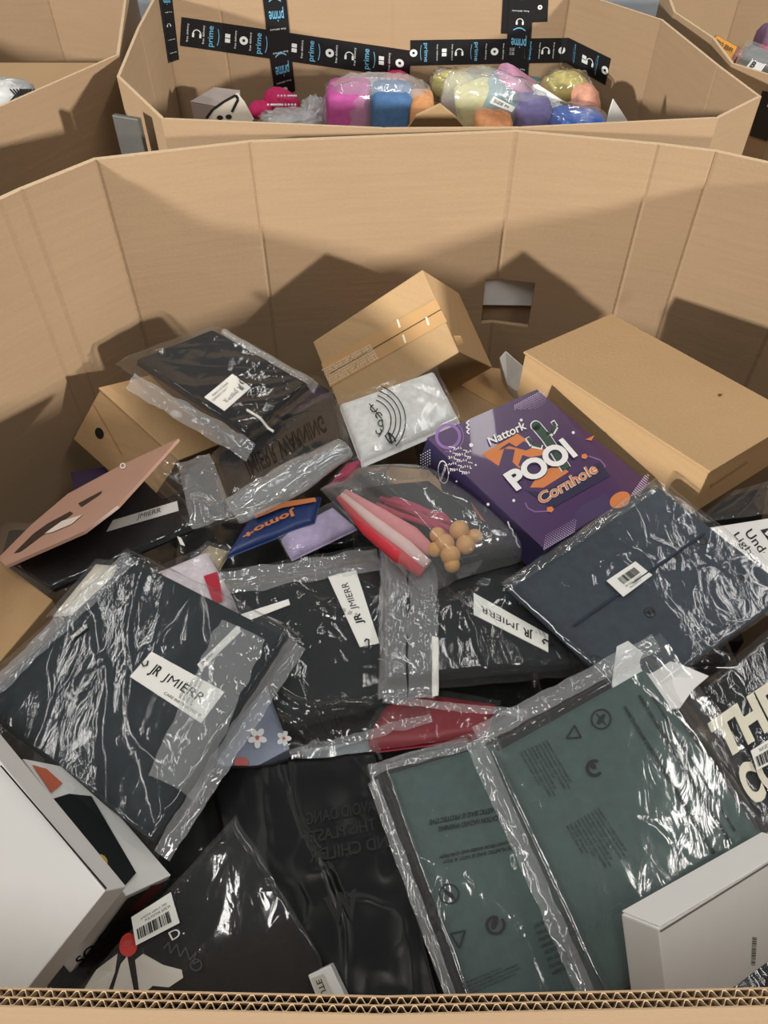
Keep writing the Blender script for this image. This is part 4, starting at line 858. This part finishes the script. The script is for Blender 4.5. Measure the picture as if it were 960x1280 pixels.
# pastel bundles
o = soft('garment_bundle', 'magenta and blue folded garments in clear film in the rear bin', 'garment bag', 462, 150, -.17)
lump('magenta_cloth', 437, 138, -.16, 56, 58, .12, C('magenta_cloth', (196, 92, 160)), o, 7, .03, 3, 1)
lump('blue_cloth', 489, 140, -.155, 50, 56, .12, C('mid_blue_cloth', (84, 120, 164)), o, 7, .03, 3, 2)
lump('pale_wrap', 466, 119, -.155, 92, 26, .11, C('lavender_white_cloth', (206, 196, 214)), o, 5, .04, 3, 3)
lump('peach_cloth', 526, 143, -.155, 32, 44, .11, C('peach_cloth', (224, 160, 110)), o, 5, .04, 3, 4)
pb = at(486, 112, -.14)
for k in range(4): lump('grey_stripe', 474 + k * 8, 116 + k * .5, -.147, 2.2, 24, .115, C('stripe_grey', (120, 116, 118)), o, 4, 0, 3, 5)
lump('film', 472, 136, -.158, 136, 72, .135, M_FILM2, o, 3.0, .10, 4, 6, n=36)
o = soft('garment_bundle', 'pink yellow and teal garments in clear film in the rear bin', 'garment bag', 625, 148, -.17)
lump('pink_cloth', 643, 120, -.14, 62, 46, .12, C('rose_pink_cloth', (206, 150, 180)), o, 5, .06, 3, 7, .5)
lump('yellow_cloth', 596, 132, -.15, 52, 44, .12, C('pale_yellow_cloth', (214, 206, 140)), o, 5, .06, 3, 8, -.3)
lump('teal_cloth', 626, 136, -.148, 56, 50, .12, C('grey_teal_cloth', (126, 160, 164)), o, 5, .05, 3, 9, .5)
lump('orange_cloth', 616, 156, -.148, 46, 26, .11, C('light_orange_cloth', (232, 160, 112)), o, 4, .06, 3, 10)
lump('violet_cloth', 664, 147, -.148, 46, 44, .12, C('violet_grey_cloth', (130, 122, 168)), o, 5, .06, 3, 11)
lump('film', 624, 136, -.146, 150, 76, .135, M_FILM2, o, 2.6, .12, 4, 12, .25, n=36)
pq = plane3([(612, 138, -.105), (650, 148, -.105), (616, 122, -.10)])
s_ = slab('paper_label', pq.quad([(612, 128), (640, 140), (644, 134), (617, 120)], 0).P, M_TAG, o)
lettering('printed_text', [(pq.quad([(613, 128), (639, 139), (642, 135), (617, 122)], 0), 'SIZE M', (.1, .2, .8, .8), 0)], M_INK, s_, .001)
for lab, x, y, z, wx, wy, sd, extra in (('knotted yellow bag of rolled cloth left of the pastel bundle', 566, 108, -.15, 58, 36, 20, (548, 92)), ('yellow and peach rolled cloth bag before the rear back wall', 706, 112, -.14, 62, 42, 24, None)):
    o = soft('cloth_bag', lab, 'garment bag', x, y, z)
    lump('yellow_roll', x, y, z, wx * .94, wy * .92, .09, C('straw_yellow_cloth', (206, 190, 110)), o, 2.2, .16, 4, sd)
    if extra:
        V, Fc = tube([at(extra[0] + 4, extra[1] + 8, z), at(extra[0], extra[1], z), at(extra[0] - 2, extra[1] - 8, z)], [.022, .009, .002], 12); mesh('twisted_end', V, Fc, M_FILM2, o, True)
    else:
        lump('peach_roll', 732, 128, -.135, 34, 40, .08, C('salmon_cloth', (214, 156, 132)), o, 2.4, .1, 3, 25, -.4); lump('teal_edge', 668, 106, -.15, 26, 14, .06, C('sea_green_cloth', (96, 130, 122)), o, 2.4, .1, 3, 26)
    lump('film', x, y, z, wx * 1.06, wy * 1.06, .10, M_FILM1, o, 2.2, .14, 5, sd + 1, n=34)
o = soft('polka_packet', 'pink polka dot wrapped packet in the rear bin corner', 'packet', 340, 132, -.20)
pk2 = C('raspberry_cloth', (200, 52, 104))
lump('wrapped_left', 326, 137, -.20, 30, 18, .06, pk2, o, 2.4, .08, 3, 30); b_ = lump('wrapped_right', 352, 129, -.20, 46, 32, .07, pk2, o, 2.2, .06, 3, 31, .35)
for k in range(26):
    x, y = 334 + (k * 17 % 38), 119 + (k * 11 % 22)
    if abs(y - 129 - (353 - x) * .3) < 12: lump('dot', x, y + 1, -.172, 3, 3, .005, M_PW, o, 2, 0, 1, 0, n=8)
o = soft('polka_packet', 'small pink dotted packet above the magenta bundle', 'packet', 494, 102, -.17)
lump('wrapped_part', 495, 103, -.17, 34, 22, .09, pk2, o, 2.4, .1, 3, 33)
o = soft('crumpled_film', 'crumpled clear film sheet left of the magenta bundle', 'film', 372, 146, -.19)
lump('film_heap', 365, 149, -.185, 78, 18, .09, M_FILM3, o, 2.2, .3, 5, 40, n=40); lump('film_fold', 394, 140, -.185, 36, 34, .07, M_FILM3, o, 2.2, .3, 5, 41, n=34)
# grey box and printed packet
P = [at(*p) for p in [(238, 128, -.16), (268, 110, -.16), (300, 114, -.16), (272, 134, -.16)]]; dn = np.array([0, 0, -.08])
o = thing('grey_carton', 'small grey carton in the left corner of the rear bin', 'box', tuple((sum(P) / 4)[:2]) + (P[0][2] - .08,))
bevel_mesh(mesh('body', P + [p + dn for p in P], [(0, 1, 2, 3), (7, 6, 5, 4), (0, 4, 5, 1), (1, 5, 6, 2), (2, 6, 7, 3), (3, 7, 4, 0)], plain('mauve_grey_card', (176, 164, 160), .7), o), .002)
bevel_mesh(mesh('lid_flap', [p + np.array([0, 0, .002]) for p in P] + [p + np.array([0, 0, .0005]) for p in P], [(0, 1, 2, 3), (7, 6, 5, 4), (0, 4, 5, 1), (1, 5, 6, 2), (2, 6, 7, 3), (3, 7, 4, 0)], plain('mauve_grey_card', (176, 164, 160), .7), o), 0)
pq = plane3([(258, 150, -.17), (312, 152, -.17), (292, 117, -.12)])
out = [(257, 152), (266, 136), (280, 126), (295, 117), (304, 128), (316, 150), (312, 156)]
P = [pq.hit(x, y) for x, y in out]; n = len(P); T3 = tessellate_polygon([[Vector((x, y, 0)) for x, y in out]])
o = thing('printed_packet', 'cream packet with black border leaning on the grey carton', 'packet', tuple((sum(P) / n)[:2]) + (min(p[2] for p in P) - .01,))
pkb = bevel_mesh(mesh('wrapper', P + [p - pq.n * .012 for p in P], [tuple(t_) for t_ in T3] + [tuple(n + i for i in t_[::-1]) for t_ in T3] + [(i, i + n, (i + 1) % n + n, (i + 1) % n) for i in range(n)], plain('cream_wrapper', (224, 216, 200), .5), o), 0)
polys('black_border', pq, stroke([(258, 148), (266, 137), (280, 127), (295, 119), (298, 124), (290, 140)], 3.4) + [disc(275, 147, 4, 3), disc(286, 146, 4, 3)], M_INK, pkb, .001)
# white tee bag with letter, blue bag, white corner, cardboard flap
pq = plane3([(690, 150, -.15), (730, 150, -.15), (672, 108, -.10)])
out = [(666, 106), (672, 105), (722, 138), (735, 152), (690, 156)]
P = [pq.hit(x, y) for x, y in out]; n = len(P); T3 = tessellate_polygon([[Vector((x, y, 0)) for x, y in out]])
o = thing('letter_packet', 'white packet with a black letter T beside the pastel bundle', 'packet', tuple((sum(P) / n)[:2]) + (min(p[2] for p in P) - .01,))
pkb = bevel_mesh(mesh('wrapper', P + [p - pq.n * .012 for p in P], [tuple(t_) for t_ in T3] + [tuple(n + i for i in t_[::-1]) for t_ in T3] + [(i, i + n, (i + 1) % n + n, (i + 1) % n) for i in range(n)], M_WHITE, o), 0)
lettering('printed_letter', [(pq.quad([(698, 138), (708, 143), (710, 130), (700, 126)], 0), 'T', (0, 0, 1, 1), .05)], M_INK, pkb, .001)
o = soft('foil_bag', 'shiny blue patterned bag at the right of the rear bin', 'plastic bag', 718, 154, -.15)
bm_ = plain('blue_foil', (70, 112, 200), .25, .5, 70, bump=.3)
lump('foil_body', 722, 156, -.14, 72, 34, .09, bm_, o, 3.0, .10, 4, 50, .12, n=34); lump('film', 720, 154, -.14, 80, 38, .10, M_FILM1, o, 3, .12, 5, 51, .12, n=30)
pq = plane3([(762, 160, -.12), (784, 158, -.12), (764, 125, -.07)])
o = mesh('card_corner', [pq.hit(x, y) for x, y in [(758, 160), (762, 140), (767, 124), (784, 150), (784, 162)]] + [pq.hit(x, y, -.004) for x, y in [(758, 160), (762, 140), (767, 124), (784, 150), (784, 162)]], [(0, 1, 2, 3, 4), (9, 8, 7, 6, 5)] + [(i, i + 5, (i + 1) % 5 + 5, (i + 1) % 5) for i in range(5)], M_WHITE); bevel_mesh(o, 0)
setp(o, 'white card corner against the right wall of the rear bin', 'card')
pq = plane3([(505, 168, -.09), (590, 168, -.09), (548, 137, -.04)])
o = mesh('cardboard_flap', [pq.hit(x, y, f) for f in (0, -.006) for x, y in [(502, 172), (520, 146), (550, 132), (572, 150), (592, 172)]], [(0, 1, 2, 3, 4), (9, 8, 7, 6, 5)] + [(i, i + 5, (i + 1) % 5 + 5, (i + 1) % 5) for i in range(5)], M_KRAFT2); bevel_mesh(o, 0)
setp(o, 'loose cardboard flap between the two pastel bundles', 'cardboard')
# base layer in the rear bin
for i, (x, y) in enumerate([(-.26, 1.53), (.06, 1.53), (.38, 1.53)]):
    o = boxpart('supply_carton', (x - .15, y - .16, .012), (.30, 0, 0), (0, .34, 0), (0, 0, .72), M_KRAFT2, None, .003); setp(o, 'plain carton at the bottom of the rear bin', 'box', 'cartons under the rear goods')

# ---------------------------------------------------------------- left and right bins, background
o = soft('net_packet', 'silver packet with black net in the upper left bin', 'packet', 20, 122, -.06)
lump('silver_wrap', 10, 122, -.06, 66, 40, .08, plain('silver_film', (196, 198, 196), .25, .2, 40), o, 2.6, .12, 4, 60)
AV = []; AF = []
for k in range(7):
    for sg in (-1, 1):
        V, Fc = tube([at(20 + k * 4 - sg * 7, 127, -.035), at(20 + k * 4, 119, -.030), at(20 + k * 4 + sg * 7, 112, -.035)], .0016, 5); b0 = len(AV); AV += V; AF += [tuple(b0 + i for i in f) for f in Fc]
mesh('black_net', AV, AF, M_INK, o)
o = boxpart('supply_carton', (-1.25, 1.5, .012), (.6, 0, 0), (0, .6, 0), (0, 0, .80), M_KRAFT2, None, .003); setp(o, 'plain carton inside the upper left bin', 'box')
P = [at(*p) for p in [(884, 54, -.10), (895, 43, -.10), (930, 62, -.10), (916, 78, -.10)]]; dn = np.array([0, 0, -.06])
o = thing('gift_box', 'reddish brown box with an orange gift sticker in the right bin', 'box', tuple((sum(P) / 4)[:2]) + (P[0][2] - .06,))
bevel_mesh(mesh('body', P + [p + dn for p in P], [(0, 1, 2, 3), (7, 6, 5, 4), (0, 4, 5, 1), (1, 5, 6, 2), (2, 6, 7, 3), (3, 7, 4, 0)], plain('reddish_brown_card', (150, 96, 76), .6), o), .001)
gp = Plane(P[0], P[1] - P[0], P[3] - P[0])
stq = gp.quad([(914, 74), (887, 56), (896, 45), (921, 59)], .001); st = slab('gift_sticker', stq.P, plain('orange_sticker', (238, 164, 40), .5), o)
lettering('sticker_text', [(stq, 'FREE GIFT', (.1, .32, .9, .68), .02)], M_INK, st, .0012)
EF = make_bag('film_bag', 'clear film bag with white letter label in the right bin', 'plastic bag', [(915, 82, -.09), (930, 62, -.09), (1000, 88, -.09), (985, 110, -.09)], .02, (.05, .05, .95, .95), plain('grey_film_goods', (150, 150, 148), .5), M_FILM2, 70, .006, gname='grey_goods')
tag(EF, [(931, 90), (948, 97), (955, 87), (938, 81)], [('B', (.15, .1, .45, .9), .04)], name='letter_label', up=.006)
o = soft('pink_packet', 'pink and violet packet at the far right bin wall', 'packet', 955, 60, -.12)
lump('violet_wrap', 958, 52, -.12, 30, 40, .06, C('dusty_violet', (130, 104, 130)), o, 2.4, .1, 3, 71); lump('pink_part', 956, 66, -.10, 18, 16, .05, C('rose_red', (196, 70, 110)), o, 2.4, .1, 3, 72)
o = boxpart('supply_carton', (.80, 1.50, .012), (.6, 0, 0), (0, .6, 0), (0, 0, .76), M_KRAFT2, None, .003); setp(o, 'plain carton inside the upper right bin', 'box')
t, pt = tape([(940, 168), (962, 175), (985, 118), (956, 112)], 5, [], [('b', .75)], 'flip', .0080, right_bin, Walls(QP, right_pts, [0, 1, 2]))
# grey sheet in the gap between bins, wrapped stacks behind
o = boxpart('plastic_board', (-.442, 1.30, .004), (.046, -.018, 0), (.004, .008, 0), (.004, 0, .986), plain('grey_plastic', (74, 73, 69), .5), None, .002)
setp(o, 'grey plastic board standing in the gap between two bins', 'board')
bl = plain('wrap_blue_white', (206, 214, 224), .3, .15, 12, bump=.3)
for nm, x0, x1 in (('pale plastic wrapped stack behind the bins at left', -.80, -.30), ('pale plastic wrapped stack behind the bins at right', .52, 1.0)):
    r_ = thing('wrapped_stack', nm, 'wrapped pallet', ((x0 + x1) / 2, 3.0, 0))
    boxpart('wrapped_load', (x0, 2.8, .10), (x1 - x0, 0, 0), (0, .5, 0), (0, 0, .95), bl, r_, .02); boxpart('pallet_base', (x0, 2.8, .004), (x1 - x0, 0, 0), (0, .5, 0), (0, 0, .094), M_KRAFT2, r_, .003)
